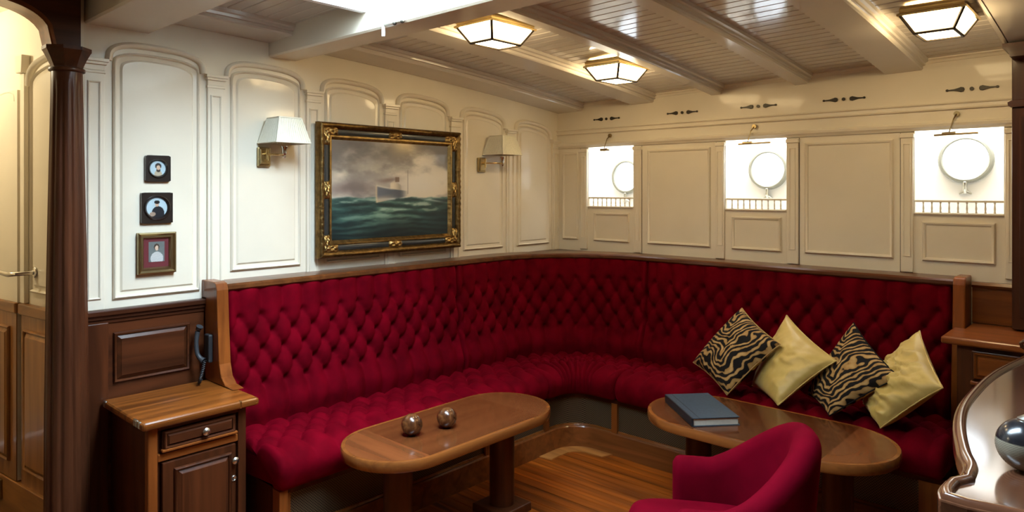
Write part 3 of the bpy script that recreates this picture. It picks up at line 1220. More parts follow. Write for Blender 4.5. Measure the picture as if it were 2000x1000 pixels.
def plan(u, q):
    """vectorised plan position for path coordinate u and distance q from the wall"""
    u, q = np.broadcast_arrays(np.asarray(u, float), np.asarray(q, float))
    th = np.clip((u - L1) / RA, 0, math.pi / 2)
    r = 0.8 - q
    x = 0.8 - r * np.cos(th)
    y = -0.8 + r * np.sin(th)
    y = np.where(u < L1, U0 + u, y)
    x = np.where(u < L1, q, x)
    x = np.where(u > L1 + LA, 0.8 + (u - L1 - LA), x)
    y = np.where(u > L1 + LA, -q, y)
    return x, y


settee = thing('corner_settee', (0.6, -0.6, 0.0), 'long red velvet button-tufted corner settee with a wooden top rail', 'settee')


def tuft(u, v, a, rows_v, b2):
    """diamond tufting height 0..1. rows_v: first row, last row coordinate; b2: row spacing"""
    v0, v1 = rows_v
    vv = np.clip(v, v0, v1)
    w_ = (vv - v0) / (2 * b2)
    f = np.abs(np.sin(np.pi * (u / a + w_)) * np.sin(np.pi * (u / a - w_)))
    return f ** 0.52


def pinch(u, v, a, rows_v, b2):
    v0, v1 = rows_v
    nrow = int(round((v1 - v0) / b2))
    g = np.zeros_like(u)
    for r in range(nrow + 1):
        off = 0.5 * a * (r % 2)
        du = (u - off + a / 2) % a - a / 2
        dv = v - (v0 + r * b2)
        g = np.maximum(g, np.exp(-(du ** 2 + dv ** 2) / (2 * 0.013 ** 2)))
    return g


def edge_round(d, r):
    t = np.clip(d / r, 0, 1)
    return np.sqrt(np.clip(1 - (1 - t) ** 2, 0, 1))


def back_section(u0, u1, name_label):
    n = max(1, round((u1 - u0) / 0.112))
    a = (u1 - u0) / n
    us = np.linspace(u0, u1, int((u1 - u0) / 0.0075))
    H = 0.655
    vs = np.linspace(0, H, 88)
    Ug, Vg = np.meshgrid(us, vs)
    ul = Ug - u0 + a * 0.5
    z = 0.475 + Vg
    rows = (0.195, 0.515)
    h = tuft(ul, Vg, a, rows, 0.08)
    p = pinch(ul, Vg, a, rows, 0.08)
    q = 0.205 - 0.060 * (Vg / H)
    er = np.minimum(edge_round(Ug - u0, 0.028), edge_round(u1 - Ug, 0.028))
    ert = edge_round(H - Vg, 0.05) * 0.6 + 0.4
    amp = 0.024
    # deeper roll low down
    low = np.exp(-((Vg - 0.09) / 0.07) ** 2) * 0.028
    q = q + (amp * h - 0.022 * p + low) * ert - 0.045 * (1 - er) - 0.016
    x, y = plan(Ug, q)
    A = np.stack([x, y, z], -1)
    o = MB().grid(A).build('back_cushion', 'red_velvet', settee, smooth=75, fixn=False)
    o.data.flip_normals()
    if name_label:
        o['label'] = name_label
    # buttons
    bt = MB()
    for r in range(5):
        off = 0.5 * a * (r % 2)
        i = 0
        while True:
            ub = u0 - a * 0.5 + off + i * a
            i += 1
            if ub > u1 - 0.02:
                break
            if ub < u0 + 0.02:
                continue
            vb = rows[0] + r * 0.08
            qb = 0.205 - 0.060 * (vb / H) - 0.043
            bx, by = plan(ub, qb)
            bt.sphere((float(bx), float(by), 0.475 + vb), 0.0085, 8, 5)
    tag(bt.build('buttons', 'button_red', o, smooth=60, fixn=False), kind='stuff')
    return o


BS = [0.0, 1.46, L1 + LA + 0.07, UT]
back_section(BS[0] + 0.004, BS[1] - 0.002, 'buttoned red velvet backrest beneath the ship painting')
back_section(BS[1] + 0.002, BS[2] - 0.002, 'curved buttoned red velvet backrest in the corner')
back_section(BS[2] + 0.002, BS[3] - 0.004, 'buttoned red velvet backrest behind the cushions')

# seat profile (q, z) as polyline
SP = [(0.17, 0.490), (0.25, 0.492), (0.40, 0.500), (0.52, 0.505), (0.58, 0.500), (0.63, 0.482), (0.662, 0.450), (0.672, 0.415), (0.664, 0.375), (0.645, 0.340), (0.60, 0.332)]
SPd = catmull(SP, 6)
SPa = np.array(SPd)
seg = np.r_[0, np.cumsum(np.linalg.norm(np.diff(SPa, axis=0), axis=1))]


def seat_section(u0, u1, label):
    n = max(1, round((u1 - u0) / 0.115))
    a = (u1 - u0) / n
    us = np.linspace(u0, u1, max(30, int((u1 - u0) / 0.008)))
    ws = np.linspace(0, seg[-1], 96)
    qs = np.interp(ws, seg, SPa[:, 0])
    zs_ = np.interp(ws, seg, SPa[:, 1])
    dq, dz = np.gradient(qs), np.gradient(zs_)
    ln = np.hypot(dq, dz)
    nq, nz = -dz / ln, dq / ln
    Ug, Wg = np.meshgrid(us, ws)
    ul = Ug - u0 + a * 0.5
    rows = (0.07, 0.35)
    h = tuft(ul, Wg, a, rows, 0.07)
    p = pinch(ul, Wg, a, rows, 0.07)
    fade = np.clip((0.62 - Wg) / 0.22, 0, 1) ** 1.0
    fade = np.where(Wg > rows[1], fade, 1.0)
    # the front roll keeps its full height while the tufts sink into the top
    full = np.where(Wg > rows[1], 1 - fade, 0.0)
    er = np.minimum(edge_round(Ug - u0, 0.035), edge_round(u1 - Ug, 0.035))
    disp = 0.026 * (h * fade + full * 0.75) - 0.014 * p - 0.03 * (1 - er) - 0.018
    q = qs[:, None] + nq[:, None] * disp
    z = zs_[:, None] + nz[:, None] * disp
    x, y = plan(Ug, q)
    A = np.stack([x, y, z], -1)
    mb = MB().grid(A)
    # close the two ends
    m, nn, _ = A.shape
    for j in (0, nn - 1):
        ids = [i * nn + j for i in range(m)]
        c = A[:, j].mean(0)
        mb.v.append(tuple(c))
        ci = len(mb.v) - 1
        mb.f += [(ids[i], ids[i + 1], ci) for i in range(m - 1)]
        ex, ey = plan(us[j], 0.17)
        mb.v.append((float(ex), float(ey), 0.332))
        mb.f += [(ids[-1], ci + 1, ci), (ci + 1, ids[0], ci)]
    o = mb.build('seat_cushion', 'red_velvet', settee, smooth=75, fixn=True)
    o['label'] = label
    bt = MB()
    for r in range(5):
        off = 0.5 * a * (r % 2)
        for i in range(n + 2):
            ub = u0 - a * 0.5 + off + i * a
            if ub < u0 + 0.02 or ub > u1 - 0.02:
                continue
            wb = rows[0] + r * 0.07
            qb = float(np.interp(wb, seg, SPa[:, 0]))
            zb = float(np.interp(wb, seg, SPa[:, 1])) - 0.037
            bx, by = plan(ub, qb)
            bt.sphere((float(bx), float(by), zb), 0.008, 8, 5)
    tag(bt.build('buttons', 'button_red', o, smooth=60, fixn=False), kind='stuff')


SS = [-0.018, L1 - 0.10, L1 + LA + 0.16, UT + 0.062]
seat_section(SS[0], SS[1] - 0.002, 'tufted red velvet seat along the painting wall')
seat_section(SS[1] + 0.002, SS[2] - 0.002, 'tufted red velvet seat in the corner')
seat_section(SS[2] + 0.002, SS[3] - 0.004, 'tufted red velvet seat under the cushions')


def usweep(prof, u0, u1, n=None):
    """closed profile of (q,z) swept along the settee path"""
    n = n or max(4, int((u1 - u0) / 0.03))
    us = np.linspace(u0, u1, n)
    mb = MB()
    kk = len(prof)
    for u in us:
        for q, z in prof:
            x, y = plan(u, q)
            mb.v.append((float(x), float(y), z))
    for i in range(n - 1):
        for k_ in range(kk):
            k2 = (k_ + 1) % kk
            mb.f.append((i * kk + k_, i * kk + k2, (i + 1) * kk + k2, (i + 1) * kk + k_))
    mb.f.append(tuple(range(kk)))
    mb.f.append(tuple((n - 1) * kk + k_ for k_ in range(kk)))
    return mb


usweep([(0.0, 1.126), (0.142, 1.126), (0.150, 1.134), (0.148, 1.150), (0.138, 1.158), (0.05, 1.162), (0.0, 1.162)], -0.02, UT + 0.02).build('top_rail', 'rail_wood_x', settee, smooth=30)
usweep([(0.03, 0.33), (0.135, 0.33), (0.10, 1.118), (0.03, 1.118)], 0.0, UT).build('back_board', 'mahogany_z', settee)
# corner shelf behind the curved rail
sh = [(0.002, -0.002), (0.80, -0.002)] + [(0.8 - 0.795 * math.cos(t), -0.8 + 0.795 * math.sin(t)) for t in np.linspace(math.pi / 2, 0, 16)] + [(0.002, -0.80)]
MB().prism(sh, lambda a, b, d: (a, b, d), 1.130, 1.150).build('corner_shelf', 'mahogany_x', settee)
# plinth: bottom board, rails and stiles, wire grilles between
usweep([(0.60, 0.0), (0.625, 0.0), (0.625, 0.125), (0.620, 0.132), (0.60, 0.132)], 0.03, UT + 0.066).build('plinth_board', 'plinth_wood_x', settee, smooth=30)
usweep([(0.585, 0.305), (0.615, 0.305), (0.615, 0.335), (0.585, 0.335)], 0.03, UT + 0.066).build('seat_rail', 'mahogany_x', settee, smooth=30)
GST = [0.0, 0.62, 1.22, L1 - 0.10, L1 + LA + 0.10, L1 + LA + 0.62, L1 + LA + 1.18, UT - 0.06]
for i, u in enumerate(GST):
    usweep([(0.585, 0.13), (0.618, 0.13), (0.618, 0.31), (0.585, 0.31)], u + 0.015, u + (0.126 if i == len(GST) - 1 else 0.055), 4).build('plinth_stile', 'warm_wood_z', settee)
    if i < len(GST) - 1:
        g0, g1 = u + 0.055, GST[i + 1] + 0.015
        usweep([(0.592, 0.13), (0.600, 0.13), (0.600, 0.307), (0.592, 0.307)], g0, g1).build('grille', 'wire_grille', settee, smooth=30)
        usweep([(0.600, 0.130), (0.612, 0.130), (0.606, 0.142), (0.600, 0.144)], g0, g1).build('grille_bead', 'table_edge_x', settee, smooth=30)
MB().box(0.02, 0.615, U0 - 0.0, U0 + 0.022, 0.0, 0.335).build('plinth_end', 'mahogany_z', settee)
MB().box(0.575, 0.635, U0 - 0.005, U0 + 0.035, 0.0, 0.335).build('corner_post', 'warm_wood_z', settee, bev=0.004)
# end boards
ep = [(0.036, 0.708), (0.036, 1.03), (0.045, 1.09), (0.0, 1.09), (0.0, 1.172), (0.125, 1.172), (0.148, 1.165), (0.160, 1.135), (0.168, 1.0), (0.185, 0.80), (0.205, 0.745), (0.245, 0.715), (0.32, 0.708)]
MB().prism(ep, lambda a, b, d: (a, d, b), U0 - 0.055, U0).build('end_board', 'warm_wood_z', settee, bev=0.006)
ep2 = [(0.0, 0.0), (0.0, 1.172), (0.125, 1.172), (0.148, 1.165), (0.160, 1.135), (0.168, 1.0), (0.185, 0.80), (0.205, 0.60), (0.205, 0.40), (0.18, 0.0)]
XR = 0.8 + L2
MB().prism(ep2, lambda a, b, d: (d, -a, b), XR + 0.002, XR + 0.055).build('end_board', 'warm_wood_z', settee, bev=0.006)

# ================================================================== LEFT CABINET
cab = thing('side_cabinet', (0.23, -2.885, 0.0), 'dark mahogany side cabinet with drawer and door at the settee end', 'cabinet')
CX1 = 0.452
MB().box(0.036, CX1 - 0.02, -3.085, -2.692, 0.0, 0.672).build('body', 'mahogany_z', cab)
MB().box(CX1 - 0.035, CX1, -3.088, -3.050, 0.0, 0.672).build('corner_stile', 'warm_wood_z', cab, bev=0.006, seg=3)
MB().box(CX1 - 0.02, CX1, -2.725, -2.690, 0.0, 0.672).build('corner_stile', 'mahogany_z', cab, bev=0.003)
MB().box(CX1 - 0.02, CX1 - 0.002, -3.05, -2.725, 0.652, 0.672).build('top_frame', 'mahogany_y', cab)
MB().box(CX1 - 0.02, CX1 - 0.002, -3.05, -2.725, 0.528, 0.558).build('middle_frame', 'warm_wood_y', cab, bev=0.003)
tp = MB().box(0.036, 0.492, -3.122, -2.648, 0.672, 0.706).build('top', 'cabinet_top_y', cab, bev=0.013, seg=3)
MB().box(0.395, 0.432, -3.1235, -3.112, 0.678, 0.7066).build('corner_plate', 'pale_metal', tp, bev=0.005, seg=2)
MB().box(0.440, 0.462, -3.1235, -3.112, 0.678, 0.7066).build('corner_plate', 'pale_metal', tp, bev=0.005, seg=2)
MB().box(0.045, 0.075, -3.123, -3.11, 0.678, 0.7066).build('corner_plate', 'pale_metal', tp, bev=0.005, seg=2)
MB().box(0.470, 0.493, -2.735, -2.728, 0.676, 0.7068).build('corner_plate', 'brass', tp, bev=0.003)


def CF(a, b, h):          # front of the cabinet: a = y, b = z
    return (CX1 - 0.012 + h, a, b)


drw = MB().box(CX1 - 0.015, CX1 + 0.004, -3.035, -2.738, 0.572, 0.648).build('drawer', 'mahogany_y', cab, bev=0.003)
raised_field(-3.025, -2.748, 0.583, 0.640, CF, 0.014, 'mahogany_y', drw, 'drawer_front', 0.012)
MB().box(CX1 - 0.004, CX1 + 0.016, -3.04, -2.733, 0.566, 0.578).build('drawer_lip', 'warm_wood_y', drw, bev=0.004)
MB().lathe([(0.006, 0.0), (0.006, 0.010), (0.014, 0.016), (0.016, 0.024), (0.011, 0.030), (0.002, 0.032)], (CX1 + 0.006, -2.872, 0.612), 20, 'x').build('knob', 'pale_metal', drw, smooth=50)
dor = MB().box(CX1 - 0.015, CX1 + 0.004, -3.035, -2.738, 0.02, 0.522).build('door', 'mahogany_z', cab, bev=0.003)
raised_field(-2.985, -2.765, 0.07, 0.485, CF, 0.016, 'mahogany_z', dor, 'door_panel', 0.02)
MB().lathe([(0.006, 0.0), (0.006, 0.010), (0.013, 0.014), (0.015, 0.020), (0.010, 0.026), (0.002, 0.028)], (CX1 + 0.004, -2.747, 0.456), 20, 'x').build('knob', 'pale_metal', dor, smooth=50)
MB().lathe([(0.012, 0.0), (0.012, 0.004), (0.009, 0.006), (0.005, 0.003)], (CX1 + 0.003, -2.747, 0.378), 20, 'x').build('keyhole_plate', 'pale_metal', dor, smooth=50)

# ================================================================== RIGHT CABINET
cabr = thing('corner_cabinet', (2.98, -0.24, 0.0), 'tall mahogany cabinet with drawer beside the yellow cushion', 'cabinet')
MB().box(2.672, 3.3, -0.455, -0.022, 0.0, 0.905).build('body', 'mahogany_z', cabr, bev=0.003)
MB().prism([(2.615, -0.492), (3.3, -0.492), (3.3, -0.022), (2.660, -0.022), (2.660, -0.212), (2.615, -0.212)], lambda a, b, d: (a, b, d), 0.905, 0.938).build('top', 'warm_wood_x', cabr, bev=0.010, seg=3)


def CG(a, b, h):
    return (a, -0.455 - h, b)


drw = MB().box(2.73, 3.25, -0.468, -0.45, 0.755, 0.885).build('drawer', 'mahogany_x', cabr, bev=0.003)
raised_field(2.745, 3.235, 0.77, 0.872, CG, 0.012, 'warm_wood_x', drw, 'drawer_front', 0.014)
MB().box(2.725, 3.255, -0.476, -0.45, 0.735, 0.752).build('drawer_lip', 'warm_wood_x', drw, bev=0.004)
dor = MB().box(2.73, 3.25, -0.468, -0.45, 0.05, 0.72).build('door', 'mahogany_z', cabr, bev=0.003)
raised_field(2.775, 3.205, 0.10, 0.67, CG, 0.012, 'mahogany_z', dor, 'door_panel')

# ================================================================== TABLES


def table(name, label, cx, cy, L, Wd, axis, legs, Z=0.52):
    t = thing(name, (cx, cy, 0.0), label, 'table', None)
    R = Wd / 2
    s = L / 2 - R

    def outl(g, n=22):
        pts = []
        for i in range(n + 1):
            a = -math.pi / 2 + math.pi * i / n
            pts.append((s + (R - g) * math.cos(a), (R - g) * math.sin(a)))
        for i in range(n + 1):
            a = math.pi / 2 + math.pi * i / n
            pts.append((-s + (R - g) * math.cos(a), (R - g) * math.sin(a)))
        return pts

    def T(a, b, d):
        return (cx + a, cy + b, d) if axis == 'x' else (cx - b, cy + a, d)
    # edge band
    mb = MB()
    o0 = outl(0.0)
    n = len(o0)
    prof = [(0.020, Z), (0.004, Z), (0.0, Z - 0.006), (0.0, Z - 0.036), (0.004, Z - 0.044), (0.02, Z - 0.044)]
    for g, z in prof:
        mb.v += [T(a, b, z) for a, b in outl(g)]
    kk = len(prof)
    for j in range(kk):
        j2 = (j + 1) % kk
        for i in range(n):
            i2 = (i + 1) % n
            mb.f.append((j * n + i, j * n + i2, j2 * n + i2, j2 * n + i))
    mb.build('edge_band', 'table_edge_' + axis, t, smooth=40)
    # top field in three veneer sheets: the middle with the grain along, the rounded ends across
    m1 = 0.30 * L
    o1 = outl(0.019)
    for nm, sel, ax in (('top_middle', 0, axis), ('top_end', 1, 'x' if axis == 'y' else 'y'), ('top_end', -1, 'x' if axis == 'y' else 'y')):
        if sel == 0:
            pts = [(a, b) for a, b in [(-m1, -R + 0.019), (m1, -R + 0.019), (m1, R - 0.019), (-m1, R - 0.019)]]
        elif sel == 1:
            pts = [(m1, -R + 0.019)] + [p for p in o1 if p[0] > m1 + 1e-4] + [(m1, R - 0.019)]
        else:
            pts = [(-m1, R - 0.019)] + [p for p in o1 if p[0] < -m1 - 1e-4] + [(-m1, -R + 0.019)]
        MB().prism(pts, T, Z - 0.040, Z + 0.0005).build(nm, ('table_wood_' if sel == 0 else 'table_end_') + ax, t)
    for lo in legs:
        px, py = (cx + lo, cy) if axis == 'x' else (cx, cy + lo)
        MB().lathe([(0.062, 0.042), (0.062, Z - 0.043)], (px, py, 0), 40).build('leg', 'mahogany_z', t, smooth=40)
        MB().box(px - 0.105, px + 0.105, py - 0.105, py + 0.105, 0.0, 0.042).build('foot_plate', 'mahogany_x', t, bev=0.006)
    return t


table('oval_table', 'oval wooden pedestal table with two wooden balls in front of the painting', 0.935, -1.925, 1.13, 0.49, 'y', (0.325, -0.325))
table('oval_table', 'oval wooden pedestal table carrying the blue book behind the red chair', 2.005, -0.985, 1.13, 0.56, 'x', (0.325, -0.325))

# balls
for i, (bx, by, br, lb) in enumerate(((0.925, -2.165, 0.047, 'burl wood ball on the oval table, left of the pair'), (0.965, -1.995, 0.046, 'burl wood ball on the oval table, right of the pair'))):
    o = MB().sphere((bx, by, 0.5205 + br), br, 32, 20).build('wooden_ball', 'burl_wood', smooth=60)
    tag(o, lb, 'ball', 'wooden balls on the table')
    MB().lathe([(0.013, 0.0), (0.015, 0.002), (0.012, 0.004)], (bx, by, 0.5205), 16).build('foot_ring', 'burl_wood', o, smooth=40)

# book
bk = thing('book', (1.715, -1.028, 0.5205), 'closed dark blue clothbound book lying on the oval table', 'book')
# corners on the table (world): spine edge left
b_ang = math.atan2(-0.252, 0.288)
bc = Vector((1.715, -1.028))
ux = Vector((math.cos(b_ang), math.sin(b_ang)))      # along the spine
uy = Vector((-ux.y, ux.x))


def BK(a, b, d):
    return (bc.x + ux.x * a + uy.x * b, bc.y + ux.y * a + uy.y * b, d)


hl, hw_ = 0.188, 0.112
MB().prism([(-hl, -hw_), (hl, -hw_), (hl, hw_), (-hl, hw_)], BK, 0.5205, 0.5245).build('back_cover', 'book_cloth', bk)
MB().prism([(-hl, -hw_), (hl, -hw_), (hl, hw_), (-hl, hw_)], BK, 0.5555, 0.5600).build('front_cover', 'book_cloth', bk, bev=0.0015)
MB().prism([(-hl + 0.006, -hw_ + 0.006), (hl - 0.006, -hw_ + 0.006), (hl - 0.006, hw_ - 0.006), (-hl + 0.006, hw_ - 0.006)], BK, 0.5245, 0.5555).build('pages', 'page_white', bk)
MB().prism([(-hl, -hw_ - 0.004), (hl, -hw_ - 0.004), (hl, -hw_ + 0.006), (-hl, -hw_ + 0.006)], BK, 0.5205, 0.5605).build('spine', 'book_spine', bk, bev=0.003)
MB().prism([(-hl, -hw_ + 0.03), (hl, -hw_ + 0.03), (hl, -hw_ + 0.034), (-hl, -hw_ + 0.034)], BK, 0.5595, 0.5606).build('cover_groove', 'book_spine', bk)

# ================================================================== CUSHIONS


def cushion(name, corners, mat, label, thick=0.075, wr=0.004, seed=0, sag=0.0):
    T_, L_, B_, R_ = [np.array(c) for c in corners]
    n = 44
    s = np.linspace(-1, 1, n)
    S, Tt = np.meshgrid(s, s)
    # pinched outline
    pin = 0.07
    S2 = S * (1 - pin * (1 - Tt ** 2))
    T2 = Tt * (1 - pin * (1 - S ** 2))
    a, b = (S2 + 1) / 2, (T2 + 1) / 2          # a: T->R , b: T->L
    P = ((1 - a) * (1 - b))[..., None] * T_ + (a * (1 - b))[..., None] * R_ + ((1 - a) * b)[..., None] * L_ + (a * b)[..., None] * B_
    nrm = np.cross(R_ - T_, L_ - T_)
    nrm /= np.linalg.norm(nrm)
    if nrm[1] > 0:
        nrm = -nrm
    prof = np.clip((1 - S ** 2) * (1 - Tt ** 2), 0, 1) ** 0.42
    w1 = (fbm(S * 4 + 3, Tt * 4, seed, 4) - 0.5)
    ridge = (1 - np.abs(2 * fbm(S * 2.2 + 9 + Tt, Tt * 2.2, seed + 5, 3) - 1)) ** 5
    edge = (1 - prof)
    front = thick * prof + wr * 2.0 * w1 * (0.3 + prof) + wr * 2.2 * ridge * prof
    A = P + nrm * front[..., None]
    Bk = P - nrm * (thick * 0.8 * prof)[..., None]
    # a little flutter at the seam
    me_v = np.concatenate([A.reshape(-1, 3), Bk.reshape(-1, 3)])
    N_ = n * n
    fs = []
    for i in range(n - 1):
        for j in range(n - 1):
            fs.append((i * n + j, i * n + j + 1, (i + 1) * n + j + 1, (i + 1) * n + j))
            fs.append((N_ + i * n + j, N_ + (i + 1) * n + j, N_ + (i + 1) * n + j + 1, N_ + i * n + j + 1))
    for i in range(n - 1):
        for p, q in (((0, i), (0, i + 1)), ((i + 1, 0), (i, 0)), ((n - 1, i + 1), (n - 1, i)), ((i, n - 1), (i + 1, n - 1))):
            p_, q_ = p[0] * n + p[1], q[0] * n + q[1]
            fs.append((p_, N_ + p_, N_ + q_, q_))
    mb = MB()
    mb.v = [tuple(p) for p in me_v.tolist()]
    mb.f = fs
    o = mb.build(name, mat, smooth=80, fixn=True)
    uv = o.data.uv_layers.new(name='UVMap')
    aa, bb = a.reshape(-1), b.reshape(-1)
    co = np.empty(len(o.data.loops), dtype=np.int32)
    o.data.loops.foreach_get('vertex_index', co)
    co = co % N_
    uv.data.foreach_set('uv', np.stack([aa[co], bb[co]], -1).reshape(-1).astype(np.float32))
    tag(o, label, 'cushion', 'throw cushions on the settee')
    # piped seam
    rim = [(0, j) for j in range(n)] + [(i, n - 1) for i in range(1, n)] + [(n - 1, j) for j in range(n - 2, -1, -1)] + [(i, 0) for i in range(n - 2, 0, -1)]
    pts = [tuple(P[i, j]) for i, j in rim]
    MB().tube(pts + [pts[0]], 0.0035, 6).build('seam', mat, o, smooth=60, fixn=False)
    return o


cushion('throw_cushion', [[1.582, -0.276, 0.917], [1.365, -0.445, 0.599], [1.681, -0.674, 0.524], [1.895, -0.508, 0.795]], 'tiger_print', 'black and tan tiger-striped cushion nearest the settee corner', 0.08, 0.003, 2)
cushion('throw_cushion', [[1.836, -0.270, 0.906], [1.690, -0.385, 0.515], [1.950, -0.675, 0.527], [2.176, -0.520, 0.757]], 'yellow_satin', 'smooth yellow satin cushion between the two tiger-striped cushions', 0.08, 0.006, 4)
cushion('throw_cushion', [[2.187, -0.289, 0.914], [1.988, -0.374, 0.524], [2.196, -0.679, 0.529], [2.469, -0.573, 0.738]], 'tiger_print', 'black and tan tiger-striped cushion between the two yellow cushions', 0.08, 0.003, 8)
cushion('throw_cushion', [[2.487, -0.285, 0.912], [2.243, -0.320, 0.515], [2.410, -0.655, 0.515], [2.655, -0.650, 0.744]], 'yellow_satin', 'crumpled yellow satin cushion against the tall right cabinet', 0.085, 0.018, 11)

# ================================================================== RED TUB CHAIR
ch = thing('tub_chair', (2.247, -1.90, 0.0), 'red velvet tub armchair in the foreground, seen from behind', 'chair')
cf = Vector((-0.86, -0.51)).normalized()
cg = Vector((cf.y, -cf.x))
if cg.y < 0:
    cg = -cg          # towards the table (far side)
cc0 = Vector((2.247, -1.90))


def CHP(f, g, z):
    p = cc0 + cf * f + cg * g
    return (p.x, p.y, z)


# shell: centre line from near arm front, round the back, to far arm front
cl = []
for t in np.linspace(0, 1, 61):
    if t < 0.22:
        cl.append((0.16 - t / 0.22 * 0.16, -0.225))
    elif t > 0.78:
        cl.append((0.0 + (t - 0.78) / 0.22 * 0.16, 0.225))
    else:
        a = (t - 0.22) / 0.56 * math.pi
        cl.append((-0.215 * math.sin(a), -0.225 * math.cos(a)))
rows_, m = [], len(cl)
for i, (f, g) in enumerate(cl):
    p0 = Vector(cl[max(i - 1, 0)])
    p1 = Vector(cl[min(i + 1, m - 1)])
    tg = (p1 - p0).normalized()
    nr = Vector((tg.y, -tg.x))          # outward
    if nr.dot(Vector((f, g)) - Vector((0.1, 0))) < 0:
        nr = -nr
    t = i / (m - 1)
    b = max(0.0, math.sin(math.pi * t)) if True else 0
    prog = 1 - abs(2 * t - 1)
    sm = min(1.0, max(0.0, (prog - 0.36) / 0.60))
    sm = sm * sm * (3 - 2 * sm)
    top = 0.605 + 0.205 * sm
    endr = min(1.0, min(t, 1 - t) / 0.045)
    endr = math.sqrt(1 - (1 - endr) ** 2)
    lean = 0.05 * sm
    th_ = 0.040 + 0.008 * sm
    zb = 0.24
    sec = []
    # outer side up, rounded top, inner side down
    for z, o in ((zb, 1.0), (0.36, 1.0), (0.48, 1.0), (top - 0.06, 1.0)):
        sec.append((o * th_, z))
    for k_ in range(1, 10):
        a = math.pi * k_ / 10
        sec.append((th_ * math.cos(a), top - 0.06 + 0.06 * math.sin(a)))
    for z in (top - 0.06, 0.48, 0.36, zb):
        sec.append((-th_, z))
    ring = []
    for o, z in sec:
        k_ = (z - zb) / (0.80 - zb)
        off = o * (0.35 + 0.65 * endr) + lean * max(0, k_)
        z2 = zb + (z - zb) * (0.93 + 0.07 * endr)
        ring.append(CHP(f + nr.x * off, g + nr.y * off, z2))
    rows_.append(ring)
mb = MB()
A = np.array(rows_)
mb.grid(A)
kk = A.shape[1]
mb.f.append(tuple(range(kk)))
mb.f.append(tuple((m - 1) * kk + i for i in range(kk)))
for i in range(m - 1):
    mb.f.append((i * kk, (i + 1) * kk, (i + 1) * kk + kk - 1, i * kk + kk - 1))
shell = mb.build('shell', 'chair_velvet', ch, smooth=60)
# piping seam inside the back
# seat cushion
sc_ = []
n = 40
for i in range(n):
    a = 2 * math.pi * i / n
    ca, sa = math.cos(a), math.sin(a)
    ex = 2 / 4.0
    sc_.append((0.085 + 0.240 * math.copysign(abs(ca) ** ex, ca), 0.190 * math.copysign(abs(sa) ** ex, sa)))
mb = MB()
lay = [(0.90, 0.27), (0.985, 0.29), (1.0, 0.33), (1.0, 0.40), (0.985, 0.435), (0.94, 0.458), (0.80, 0.470), (0.5, 0.476), (0.1, 0.478)]
for sc, z in lay:
    mb.v += [CHP(0.09 + (f - 0.09) * sc, g * sc, z) for f, g in sc_]
for j in range(len(lay) - 1):
    for i in range(n):
        mb.f.append((j * n + i, j * n + (i + 1) % n, (j + 1) * n + (i + 1) % n, (j + 1) * n + i))
mb.f.append(tuple(range(n)))
mb.f.append(tuple((len(lay) - 1) * n + i for i in range(n)))
mb.build('seat', 'chair_velvet', ch, smooth=60)
for f, g in ((0.24, 0.15), (0.24, -0.15), (-0.12, 0.13), (-0.12, -0.13)):
    p = CHP(f, g, 0)
    MB().lathe([(0.016, 0.0), (0.024, 0.27)], (p[0], p[1], 0), 14).build('leg', 'mahogany_z', ch, smooth=40)

# ================================================================== DESK AT THE RIGHT
ds = thing('sideboard', (3.25, -1.7, 0.0), 'polished dark wood sideboard with a serpentine raised edge in the right foreground', 'sideboard')
ser = catmull([(3.012, -2.55), (3.000, -2.50), (3.002, -2.44)], 4)[:-1] + [(3.002, -2.44), (3.020, -2.405)] + catmull([(3.018, -2.39), (3.013, -2.327), (2.985, -2.233), (2.943, -2.041), (2.918, -1.841), (2.914, -1.60), (2.922, -1.40), (2.942, -1.226), (2.968, -1.057), (2.972, -0.95), (2.962, -0.87)], 7)
front = [(3.62, -0.84), (3.62, -2.50), (3.20, -2.535), (3.06, -2.555)]
ZD = 1.0


def offs(pts, g):
    cxm, cym = 3.3, -1.7
    out = []
    n = len(pts)
    for i in range(n):
        p0, p1 = Vector(pts[i - 1]), Vector(pts[(i + 1) % n])
        t = (p1 - p0).normalized()
        nn = Vector((t.y, -t.x))
        out.append((pts[i][0] + nn.x * g, pts[i][1] + nn.y * g))
    return out


dsk = list(ser) + front
MB().prism(dsk, lambda a, b, d: (a, b, d), ZD - 0.045, ZD - 0.006).build('top', 'desk_wood_y', ds, bev=0.004)
lip = MB()
lip.sweep(dsk, [(0.0, ZD - 0.020), (-0.004, ZD - 0.006), (-0.010, ZD + 0.004), (-0.020, ZD + 0.006), (-0.028, ZD), (-0.030, ZD - 0.008), (-0.02, ZD - 0.02)], lambda a, b, h: (a, b, h), closed=True)
lip.build('raised_edge', 'desk_wood_x', ds, smooth=50)
sp_ = [(2.968 + 0.022 * (1 - t / 9) * math.cos(t * 0.9), -0.885 + 0.012 * t / 9, ZD + 0.012 + 0.022 * (1 - t / 9) * math.sin(t * 0.9)) for t in range(9)]
MB().tube(sp_, 0.008, 8).build('scroll', 'desk_wood_x', ds, smooth=50)
bodyp = [(a + (0.05 if a < 3.3 else -0.03), b * 0.97 - 0.05) for a, b in dsk]
MB().prism(bodyp, lambda a, b, d: (a, b, d), 0.0, ZD - 0.045).build('body', 'mahogany_z', ds)
ob = MB().sphere((3.120, -2.268, ZD - 0.006 + 0.056), 0.056, 36, 24).build('ornament_ball', 'striped_horn', smooth=60)
tag(ob, 'dark striped ball with black top standing on the sideboard', 'ball')
MB().lathe([(0.016, 0.0), (0.016, 0.004), (0.010, 0.008), (0.004, 0.012)], (3.120, -2.268, ZD - 0.006 + 0.109), 20).build('metal_cap', 'pale_metal', ob, smooth=40)

